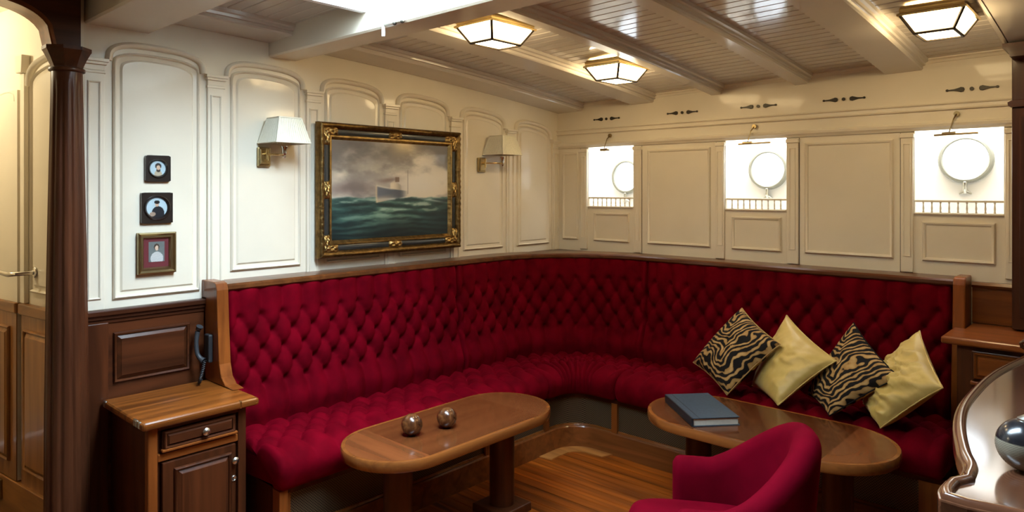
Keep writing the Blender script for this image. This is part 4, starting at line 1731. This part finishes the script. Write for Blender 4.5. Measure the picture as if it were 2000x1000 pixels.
# ================================================================== SHIP PAINTING
pt = thing('ship_painting', (0.03, -1.585, 1.23), 'oil painting of a steamship at sea in an ornate gilt and black frame', 'painting')
FY0, FY1, FZ0, FZ1 = -2.098, -1.075, 1.232, 1.962


def rect_path(g):
    return [(FY0 + g, FZ0 + g), (FY1 - g, FZ0 + g), (FY1 - g, FZ1 - g), (FY0 + g, FZ1 - g)]


def member_frame(name, prof, mat, noisy=False):
    """four mitred members, each its own part"""
    c0 = rect_path(0)
    for i in range(4):
        mb = MB()
        j = (i + 1) % 4
        rings = []
        for e in (i, j):
            cx_, cz_ = c0[e]
            sx = 1 if cx_ < (FY0 + FY1) / 2 else -1
            sz = 1 if cz_ < (FZ0 + FZ1) / 2 else -1
            rings.append((cx_, cz_, sx, sz))
        nseg = 40
        kk = len(prof)
        for s_ in range(nseg + 1):
            t = s_ / nseg
            for g, h in prof:
                ax = rings[0][0] + rings[0][2] * g
                az = rings[0][1] + rings[0][3] * g
                bx_ = rings[1][0] + rings[1][2] * g
                bz = rings[1][1] + rings[1][3] * g
                hh = h
                if noisy and 0.002 < g < 0.03 and h > 0.02:
                    hh = h + 0.004 * math.sin(t * 120 + i) * math.sin(g * 300)
                mb.v.append((hh + 0.024, ax + (bx_ - ax) * t, az + (bz - az) * t))
        for s_ in range(nseg):
            for q in range(kk - 1):
                mb.f.append((s_ * kk + q, s_ * kk + q + 1, (s_ + 1) * kk + q + 1, (s_ + 1) * kk + q))
        mb.build(name, mat, pt, smooth=45)


member_frame('outer_moulding', [(0.0, 0.012), (0.0, 0.045), (0.006, 0.058), (0.014, 0.062), (0.024, 0.058), (0.034, 0.046), (0.036, 0.040)], 'dark_gilt', True)
member_frame('black_band', [(0.036, 0.040), (0.040, 0.042), (0.064, 0.040), (0.066, 0.038)], 'black_band')
member_frame('inner_moulding', [(0.066, 0.036), (0.069, 0.046), (0.078, 0.046), (0.084, 0.038), (0.090, 0.030), (0.093, 0.026)], 'gilt')


def ornament(yc, zc, w_, h_, name='frame_ornament', seed=0):
    rnd = random.Random(seed)
    n1, n2 = 14, 14
    A = np.zeros((n2, n1, 3))
    for i in range(n2):
        for j in range(n1):
            s = j / (n1 - 1) * 2 - 1
            t = i / (n2 - 1) * 2 - 1
            e = max(0, (1 - abs(s) ** 3) * (1 - abs(t) ** 3)) ** 0.5
            A[i, j] = (0.062 + e * (0.018 + 0.007 * math.sin(s * 7 + seed) * math.cos(t * 6 + seed * 2)), yc + s * w_ / 2, zc + t * h_ / 2)
    MB().grid(A).build(name, 'gilt', pt, smooth=70)


for yy, zz_, s in ((FY0, FZ0, 1), (FY1, FZ0, 2), (FY1, FZ1, 3), (FY0, FZ1, 4)):
    sy = 1 if yy == FY0 else -1
    sz = 1 if zz_ == FZ0 else -1
    ornament(yy + sy * 0.075, zz_ + sz * 0.048, 0.10, 0.045, 'corner_ornament', s)
    ornament(yy + sy * 0.048, zz_ + sz * 0.075, 0.045, 0.10, 'corner_ornament', s + 4)
ym_, zm_ = (FY0 + FY1) / 2, (FZ0 + FZ1) / 2
ornament(ym_, FZ0 + 0.05, 0.10, 0.042, 'centre_ornament', 11)
ornament(ym_, FZ1 - 0.05, 0.10, 0.042, 'centre_ornament', 12)
ornament(FY0 + 0.05, zm_, 0.042, 0.10, 'centre_ornament', 13)
ornament(FY1 - 0.05, zm_, 0.042, 0.10, 'centre_ornament', 14)


def painted_sheet(name, y0, y1, z0, z1, x, ny, nz, fn, mat, parent, mask=None):
    """flat painted sheet on the wall: fn(u,v) -> rgb, stored as a colour attribute (linear)"""
    uu, vv = np.meshgrid(np.linspace(0, 1, ny), np.linspace(0, 1, nz))
    A = np.stack([np.full_like(uu, x), y0 + uu * (y1 - y0), z0 + vv * (z1 - z0)], -1)
    mb = MB().grid(A)
    o = mb.build(name, mat, parent, fixn=False)
    C = fn(uu, vv)
    C = np.clip(C, 0, 1) ** 2.2
    at = o.data.color_attributes.new('paintwork', 'FLOAT_COLOR', 'POINT')
    at.data.foreach_set('color', np.concatenate([C, np.ones(C.shape[:2] + (1,))], -1).reshape(-1).astype(np.float32))
    return o


def mix(a, b, t):
    t = np.asarray(t)[..., None]
    return a * (1 - t) + b * t


def sstep(a, b, x):
    t = np.clip((x - a) / (b - a), 0, 1)
    return t * t * (3 - 2 * t)


def sea_picture(u, v):
    c = lambda *k: np.array(k, float) / 255 * np.ones(u.shape + (3,))
    n1 = fbm(u * 3.4 + 1.3, v * 4.6 + 0.3 * u, 3, 6, 0.55)
    n2 = fbm(u * 7 + 5, v * 8 + 2, 9, 5)
    sky = mix(c(118, 112, 108), c(214, 204, 186), sstep(0.34, 0.66, n1))
    sky = mix(sky, c(216, 210, 200), 0.75 * np.exp(-((u - 0.66) / 0.42) ** 2 - ((v - 0.58) / 0.13) ** 2))
    sky = mix(sky, c(206, 196, 176), 0.6 * np.exp(-((u - 0.30) / 0.22) ** 2 - ((v - 0.74) / 0.10) ** 2) * sstep(0.3, 0.55, n2))
    sky = mix(sky, c(232, 204, 150), 0.65 * np.exp(-((u - 0.58) / 0.13) ** 2 - ((v - 0.98) / 0.10) ** 2))
    sky = mix(sky, c(92, 88, 88), 0.85 * sstep(0.70, 1.02, v + 0.28 * (0.42 - u) + 0.3 * (n2 - 0.5)) * (1 - np.exp(-((u - 0.60) / 0.22) ** 2)))
    sky = mix(sky, c(112, 98, 96), 0.8 * np.exp(-((u - 0.14) / 0.28) ** 2 - ((v - 0.535 + 0.04 * n2) / 0.075) ** 2))
    sky = mix(sky, c(104, 104, 108), 0.55 * sstep(0.72, 1.0, u) * sstep(0.62, 0.95, v))
    n3 = fbm(u * 7 + 0.6 * v, v * 24, 31, 5)
    wv = np.sin(v * 95 * (1.35 - v) + 7.0 * fbm(u * 4.5, v * 7, 21, 4) + 2.2 * np.sin(u * 7 + v * 9))
    sea = mix(c(24, 46, 48), c(70, 104, 96), sstep(0.1, 0.95, 0.5 + 0.22 * wv + 0.9 * (n3 - 0.5)))
    sea = mix(sea, c(120, 152, 128), 0.7 * np.exp(-((u - 0.43) / 0.25) ** 2 - ((v - 0.27) / 0.10) ** 2) * sstep(0.40, 0.72, n3 + 0.10 * wv))
    sea = mix(sea, c(12, 24, 28), 0.75 * sstep(0.22, 0.0, v + 0.05 * np.sin(u * 9)))
    sea = mix(sea, c(14, 36, 44), 0.65 * sstep(0.62, 0.95, u) * sstep(0.40, 0.18, v))
    crest = sstep(0.62, 0.78, n3 + 0.10 * wv) * np.exp(-((v - 0.34) / 0.10) ** 2)
    sea = mix(sea, c(196, 206, 188), 0.55 * crest)
    hor = 0.425 + 0.016 * (fbm(u * 9, v * 0, 41, 4) - 0.5) * 2 - 0.008 * u
    img = mix(sky, sea, sstep(0.008, -0.008, v - hor))
    img = mix(img, c(190, 196, 192), 0.35 * np.exp(-((v - hor) / 0.012) ** 2) * sstep(0.35, 0.6, n2))
    # steamship coming on, bow to the left
    t = (u - 0.352) / 0.27
    tc = np.clip(t, 0, 1)
    e = 0.006
    deck = 0.548 - 0.060 * tc ** 0.7
    keel = 0.366 + 0.066 * tc + 0.01 * (n3 - 0.5)
    hull = sstep(-0.012, 0.012, t) * sstep(1.05, 0.72, t) * sstep(-e, e, deck - v) * sstep(-e, e, v - keel)
    side = mix(c(98, 104, 116), c(78, 84, 92), sstep(0, 0.8, t))
    side = mix(side, c(214, 190, 152), 0.75 * sstep(0.085, 0.0, v - keel) * sstep(0.75, 0.0, t))
    img = mix(img, side, hull)
    stem = np.exp(-(t / 0.03) ** 2) * sstep(-e, e, deck - v) * sstep(-e, e, v - 0.368)
    img = mix(img, c(222, 196, 156), 0.6 * stem)
    img = mix(img, c(222, 212, 196), 0.6 * np.exp(-((v - deck) / 0.009) ** 2) * sstep(-0.02, 0.02, t) * sstep(0.62, 0.42, t))
    house = sstep(0.40, 0.46, t) * sstep(0.82, 0.72, t) * sstep(-e, e, v - deck) * sstep(-e, e, 0.600 - 0.22 * np.abs(t - 0.55) - v)
    img = mix(img, mix(c(226, 212, 184), c(150, 140, 126), sstep(0.5, 0.8, t)), 0.85 * house)
    fun = sstep(0.022, 0.014, np.abs(u - 0.528)) * sstep(0.58, 0.59, v) * sstep(0.642, 0.632, v)
    img = mix(img, c(126, 104, 88), fun)
    img = mix(img, c(108, 90, 84), 0.7 * np.exp(-((u - 0.455) / 0.09) ** 2 - ((v - 0.615 + 0.16 * (0.53 - u)) / 0.026) ** 2))
    img = mix(img, c(120, 112, 106), 0.55 * sstep(0.0034, 0.0018, np.abs(u - 0.622)) * sstep(0.45, 0.46, v) * sstep(0.73, 0.70, v))
    img = mix(img, c(222, 224, 212), 0.8 * np.exp(-((u - 0.56) / 0.15) ** 2 - ((v - 0.405 - 0.03 * (u - 0.5)) / 0.013) ** 2) * sstep(0.3, 0.55, n2))
    img = mix(img, c(206, 214, 206), 0.5 * np.exp(-((u - 0.84) / 0.12) ** 2 - ((v - 0.385 + 0.2 * (u - 0.84)) / 0.010) ** 2))
    return img


painted_sheet('canvas', FY0 + 0.090, FY1 - 0.090, FZ0 + 0.090, FZ1 - 0.090, 0.052, 230, 165, sea_picture, 'oil_paint', pt)
MB().box(0.028, 0.050, FY0 + 0.01, FY1 - 0.01, FZ0 + 0.01, FZ1 - 0.01).build('backing', 'mahogany_y', pt)

# ================================================================== THREE SMALL PORTRAITS


def portrait_fn(kind):
    def fn(u, v):
        c = lambda *k: np.array(k, float) / 255 * np.ones(u.shape + (3,))
        img = c(176, 196, 204) if kind < 2 else c(104, 110, 108)
        img = img * (0.93 + 0.1 * fbm(u * 5, v * 5, kind, 3))[..., None]
        if kind == 0:
            body = ((u - 0.52) / 0.24) ** 2 + ((v - 0.10) / 0.32) ** 2 < 1
            img = np.where(body[..., None], c(176, 160, 136), img)
            hair = ((u - 0.52) / 0.20) ** 2 + ((v - 0.66) / 0.20) ** 2 < 1
            img = np.where(hair[..., None], c(44, 34, 30), img)
            beard = ((u - 0.53) / 0.13) ** 2 + ((v - 0.40) / 0.14) ** 2 < 1
            img = np.where(beard[..., None], c(52, 42, 36), img)
            face = ((u - 0.53) / 0.115) ** 2 + ((v - 0.56) / 0.15) ** 2 < 1
            img = np.where(face[..., None], c(196, 164, 138), img)
        elif kind == 1:
            body = ((u - 0.55) / 0.30) ** 2 + ((v - 0.22) / 0.36) ** 2 < 1
            img = np.where(body[..., None], c(28, 30, 36), img)
            arm = ((u - 0.30) / 0.14) ** 2 + ((v - 0.20) / 0.10) ** 2 < 1
            img = np.where(arm[..., None], c(150, 128, 110), img)
            face = ((u - 0.50) / 0.095) ** 2 + ((v - 0.68) / 0.115) ** 2 < 1
            img = np.where(face[..., None], c(190, 156, 132), img)
            hair = (((u - 0.50) / 0.13) ** 2 + ((v - 0.78) / 0.09) ** 2 < 1)
            img = np.where(hair[..., None], c(26, 22, 22), img)
        else:
            body = ((u - 0.52) / 0.40) ** 2 + ((v - 0.16) / 0.34) ** 2 < 1
            img = np.where(body[..., None], c(196, 196, 192), img)
            fold = body & (np.abs(((u * 1.2 + v * 2.1) * 6) % 1 - 0.5) < 0.12)
            img = np.where(fold[..., None], c(150, 152, 154), img)
            hair = ((u - 0.50) / 0.17) ** 2 + ((v - 0.74) / 0.16) ** 2 < 1
            img = np.where(hair[..., None], c(60, 46, 36), img)
            face = ((u - 0.51) / 0.105) ** 2 + ((v - 0.68) / 0.13) ** 2 < 1
            img = np.where(face[..., None], c(206, 176, 152), img)
        return img
    return fn


def round_portrait(yc, zc, w_, h_, r, kind, label):
    t = thing('framed_miniature', (0.02, yc, zc - h_ / 2), label, 'portrait', 'framed portraits on the panel')
    d = 0.026
    mb = MB()
    n = 48
    # square front with a round opening and a turned ring
    vs = []
    for i in range(n):
        a = 2 * math.pi * i / n
        dy, dz = math.cos(a), math.sin(a)
        tt = min((w_ / 2) / max(abs(dy), 1e-9), (h_ / 2) / max(abs(dz), 1e-9))
        vs += [(d, yc + r * 1.28 * dy, zc + r * 1.28 * dz), (d, yc + tt * dy, zc + tt * dz), (0.004, yc + tt * dy, zc + tt * dz)]
    fs = []
    for i in range(n):
        j = (i + 1) % n
        fs += [(3 * i, 3 * i + 1, 3 * j + 1, 3 * j), (3 * i + 1, 3 * i + 2, 3 * j + 2, 3 * j + 1)]
    mb.add(vs, fs)
    mb.build('frame', 'black_lacquer', t, smooth=30)
    prof = [(r * 1.30, d - 0.002), (r * 1.30, d + 0.004), (r * 1.20, d + 0.007), (r * 1.10, d + 0.003), (r * 1.0, d - 0.004)]
    mb = MB()
    kk = len(prof)
    for i in range(n):
        a = 2 * math.pi * i / n
        mb.v += [(h, yc + rr_ * math.cos(a), zc + rr_ * math.sin(a)) for rr_, h in prof]
    for i in range(n):
        j = (i + 1) % n
        for q in range(kk - 1):
            mb.f.append((i * kk + q, i * kk + q + 1, j * kk + q + 1, j * kk + q))
    mb.build('ring', 'black_lacquer', t, smooth=50)
    painted_sheet('picture', yc - r * 1.05, yc + r * 1.05, zc - r * 1.05, zc + r * 1.05, d - 0.005, 48, 48, portrait_fn(kind), 'miniature_paint', t)
    MB().box(0.010, 0.013, yc - w_ / 2 + 0.002, yc + w_ / 2 - 0.002, zc - h_ / 2 + 0.002, zc + h_ / 2 - 0.002).build('backing', 'black_lacquer', t)


round_portrait(-2.890, 1.694, 0.108, 0.118, 0.033, 0, 'smallest black square frame with a round portrait, topmost of three')
round_portrait(-2.894, 1.517, 0.134, 0.138, 0.044, 1, 'black square frame with a round portrait of a dark-clad sitter, middle of three')
t = thing('framed_portrait', (0.02, -2.896, 1.222), 'rectangular bronze-framed portrait with maroon mount, lowest of three', 'portrait', 'framed portraits on the panel')
y0, y1, z0, z1 = -2.977, -2.815, 1.223, 1.407
pth = [(y0, z0), (y1, z0), (y1, z1), (y0, z1)]
MB().sweep(pth, [(0.0, 0.012), (0.0, 0.034), (0.006, 0.038), (0.014, 0.030), (0.022, 0.030), (0.028, 0.020), (0.028, 0.012)], LW, closed=True).build('frame', 'old_brass', t, smooth=30)
MB().box(0.012, 0.018, y0 + 0.02, y1 - 0.02, z0 + 0.02, z1 - 0.02).build('mount', 'maroon_mat', t)
painted_sheet('picture', y0 + 0.048, y1 - 0.046, z0 + 0.052, z1 - 0.042, 0.0195, 40, 50, portrait_fn(2), 'miniature_paint', t)

# ================================================================== WALL SCONCES


def sconce(yp, ys, label):
    t = thing('wall_sconce', (0.03, yp, 1.715), label, 'wall lamp', 'shaded wall sconces')
    x0 = 0.012
    MB().box(x0, x0 + 0.018, yp - 0.034, yp + 0.034, 1.715, 1.812).build('wall_plate', 'old_brass', t, bev=0.005)
    MB().box(x0 + 0.018, x0 + 0.024, yp - 0.026, yp + 0.026, 1.725, 1.802).build('plate_face', 'old_brass', t, bev=0.003)
    sx = 0.108
    ar = MB()
    ar.tube([(x0 + 0.02, yp, 1.775), (x0 + 0.045, yp, 1.775)], 0.008, 10)
    ar.tube([(x0 + 0.045, yp, 1.745), (x0 + 0.045, yp, 1.805)], 0.006, 10)
    ar.tube([(x0 + 0.045, yp, 1.775), (sx, (yp + ys) / 2, 1.775), (sx, ys, 1.775)], 0.005, 10)
    ar.build('swing_arm', 'brass', t, smooth=50)
    MB().lathe([(0.004, 0.0), (0.009, 0.008), (0.005, 0.016), (0.012, 0.024), (0.012, 0.050), (0.017, 0.056), (0.017, 0.062)], (sx, ys, 1.756), 18).build('lamp_holder', 'chrome', t, smooth=40)
    hb, ht = 0.093, 0.060
    zb, zt = 1.832, 1.957
    # four pleated faces
    for k_ in range(4):
        ang = k_ * math.pi / 2
        ca, sa = math.cos(ang), math.sin(ang)
        npl = 57
        mb = MB()
        rows = []
        for tz in (0.0, 1.0):
            hw = hb + (ht - hb) * tz
            z = zb + (zt - zb) * tz
            row = []
            for j in range(npl):
                s = (j / (npl - 1)) * 2 - 1
                w_ = 0.0022 * math.cos(math.pi * j) * (0 if abs(s) > 0.98 else 1) if j % 2 == 0 or True else 0
                w_ = 0.0020 * (1 if (j // 2) % 2 else -1) * (0 if abs(s) > 0.97 else 1)
                px, py = hw + w_, s * hw
                row.append((sx + px * ca - py * sa, ys + px * sa + py * ca, z))
            rows.append(row)
        mb.grid(np.array(rows))
        mb.build('shade_panel', 'shade_fabric', t)
    tr = MB()
    for z, hw, rr_ in ((zb, hb, 0.0035), (zt, ht, 0.0035)):
        pts = [(sx + a * hw, ys + b * hw, z) for a, b in ((-1, -1), (1, -1), (1, 1), (-1, 1), (-1, -1))]
        for p, q in zip(pts[:-1], pts[1:]):
            tr.tube([p, q], rr_, 8)
    for a, b in ((-1, -1), (1, -1), (1, 1), (-1, 1)):
        tr.tube([(sx + a * hb, ys + b * hb, zb), (sx + a * ht, ys + b * ht, zt)], 0.0028, 8)
    tr.build('shade_trim', 'shade_fabric', t, smooth=50)


sconce(-2.382, -2.318, 'brass wall sconce with pleated cream shade left of the ship painting')
sconce(-0.834, -0.722, 'brass wall sconce with pleated cream shade right of the ship painting')

# ================================================================== CEILING LANTERNS
LGR = 'brass ceiling lanterns'


def lantern(cx, cy, label):
    zt = zceil(cx, cy)
    zb = zt - 0.108
    t = thing('ceiling_lantern', (cx, cy, zb), label, 'ceiling lamp', LGR)
    ax, ay, bx_, by_ = 0.118, 0.148, 0.070, 0.096
    z1 = zt - 0.036
    # brass gallery against the ceiling
    mb = MB()
    pth = [(cx - ax, cy - ay), (cx + ax, cy - ay), (cx + ax, cy + ay), (cx - ax, cy + ay)]
    mb.sweep(pth, [(0.006, z1 - 0.003), (-0.004, z1 - 0.004), (-0.006, z1 + 0.004), (0.004, z1 + 0.010), (0.002, z1 + 0.022), (0.008, zt + 0.002), (0.020, zt + 0.002), (0.014, z1)], lambda a, b, h: (a, b, h), closed=True)
    mb.build('gallery', 'brass', t, smooth=40)
    T4 = [(cx - ax + 0.006, cy - ay + 0.006, z1), (cx + ax - 0.006, cy - ay + 0.006, z1), (cx + ax - 0.006, cy + ay - 0.006, z1), (cx - ax + 0.006, cy + ay - 0.006, z1)]
    B4 = [(cx - bx_, cy - by_, zb), (cx + bx_, cy - by_, zb), (cx + bx_, cy + by_, zb), (cx - bx_, cy + by_, zb)]
    for i in range(4):
        j = (i + 1) % 4
        mb = MB().add([T4[i], T4[j], B4[j], B4[i]], [(0, 1, 2, 3)])
        mb.build('glass_pane', 'lantern_glass', t)
        MB().tube([T4[i], B4[i]], 0.007, 6).build('glazing_bar', 'dark_bronze', t, smooth=50)
        MB().tube([B4[i], B4[j]], 0.007, 6).build('glazing_bar', 'dark_bronze', t, smooth=50)
    MB().add(B4, [(0, 1, 2, 3)]).build('glass_pane', 'lantern_glass', t)


lantern(1.045, -1.76, 'brass and white glass ceiling lantern beside the skylight')
lantern(1.075, -0.80, 'brass and white glass ceiling lantern above the settee corner')
lantern(2.665, -0.775, 'brass and white glass ceiling lantern above the right cabinet')
# corridor lamp (out of view)
l = bpy.data.lights.new('corridor_lamp', 'POINT')
l.energy = 21
l.color = (1.0, 0.86, 0.58)
l.shadow_soft_size = 0.08
lo = bpy.data.objects.new('corridor_lamp', l)
COL.objects.link(lo)
lo.location = (-0.75, -3.85, 2.28)

# ================================================================== IRON ORNAMENTS ON THE FRIEZE
names = ['nearest the room corner', 'second from the room corner', 'third from the room corner', 'fourth from the room corner', 'farthest from the room corner']
for xc, nm in zip((0.450, 1.050, 1.561, 2.051, 2.656), names):
    t = thing('frieze_ornament', (xc, -0.004, 2.09), 'pair of black iron spearheads with a dot on the frieze, ' + nm, 'ornament', 'iron spearheads along the frieze')
    for s in (-1, 1):
        pts = [(0.030, 0.0), (0.034, 0.010), (0.046, 0.013), (0.058, 0.009), (0.075, 0.0045), (0.100, 0.003), (0.103, 0.006), (0.110, 0.006), (0.114, 0.0)]
        o2 = [(xc + s * a, 2.104 + b) for a, b in pts] + [(xc + s * a, 2.104 - b) for a, b in pts[-2:0:-1]]
        MB().prism(o2, lambda a, b, d: (a, d, b), -0.006, 0.0).build('spearhead', 'iron', t, bev=0.0015)
    MB().lathe([(0.0095, 0.0), (0.0095, 0.005), (0.005, 0.007)], (xc, -0.007, 2.104), 16, 'y').build('dot', 'iron', t)

# ================================================================== PICTURE-LIGHT ARMS OVER THE OPENINGS
for i, (xr, xb0, xb1, nm) in enumerate(((0.487, 0.455, 0.505, 'over the opening nearest the room corner'), (1.541, 1.455, 1.655, 'over the middle opening'), (2.593, 2.500, 2.690, 'over the opening beside the right post'))):
    t = thing('picture_light', (xr, -0.02, 1.86), 'small brass picture light on a thin arm ' + nm, 'lamp', 'picture lights over the openings')
    MB().lathe([(0.013, 0.0), (0.014, 0.008), (0.009, 0.014), (0.004, 0.018)], (xr, -0.018, 1.982), 18, 'y').build('rosette', 'old_brass', t, smooth=40)
    xm = xr - 0.028
    MB().tube([(xr, -0.016, 1.980), (xr - 0.008, -0.040, 1.955), (xm, -0.045, 1.885)], 0.0035, 8).build('arm', 'old_brass', t, smooth=50)
    lb = MB()
    lb.tube([(xb0, -0.045, 1.876), (xb1, -0.045, 1.879)], 0.0055, 10)
    lb.tube([(xm - 0.03, -0.045, 1.881), (xm + 0.03, -0.045, 1.882)], 0.009, 10)
    lb.build('lamp_bar', 'old_brass', t, smooth=50)

# ================================================================== TELEPHONE HANDSET ON THE SETTEE END
ph = thing('telephone_handset', (0.09, -2.70, 0.706), 'grey telephone handset with curly cord hanging on the settee end board', 'telephone')
yb = U0 - 0.055
MB().box(0.075, 0.125, yb - 0.022, yb - 0.001, 0.80, 0.93).build('cradle', 'phone_black', ph, bev=0.006)
hs = catmull([(0.085, yb - 0.045, 0.968), (0.075, yb - 0.050, 0.945), (0.078, yb - 0.058, 0.90), (0.086, yb - 0.058, 0.85), (0.098, yb - 0.050, 0.825), (0.112, yb - 0.040, 0.812)], 5)
MB().tube(hs, [0.010 + 0.006 * (abs(2 * i / (len(hs) - 1) - 1) ** 3) for i in range(len(hs))], 10).build('handset', 'phone_grey', ph, smooth=60)
cp = []
for i in range(160):
    t_ = i / 159
    a = t_ * 2 * math.pi * 22
    base = Vector((0.115 + 0.04 * math.sin(t_ * 4.2), yb - 0.035 - 0.035 * math.sin(t_ * math.pi), 0.81 - 0.095 * min(1, t_ * 1.5) + 0.004))
    cp.append((base.x + 0.006 * math.cos(a), base.y + 0.006 * math.sin(a), max(0.711, base.z)))
MB().tube(cp, 0.0022, 5).build('cord', 'phone_black', ph, smooth=60)

# skylight catch on the girder
kt = thing('skylight_catch', (0.98, -2.345, 2.24), 'small white skylight catch under the edge of the ceiling girder', 'catch')
MB().box(0.955, 0.968, -2.352, -2.342, 2.238, 2.292).build('tab', 'well_white', kt, bev=0.002)
MB().tube([(0.96, -2.348, 2.285), (1.10, -2.350, 2.281)], 0.004, 8).build('rod', 'pale_metal', kt, smooth=50)
for xx in (1.04, 1.09):
    MB().sphere((xx, -2.350, 2.280), 0.009, 12, 8).build('knuckle', 'iron', kt, smooth=50)
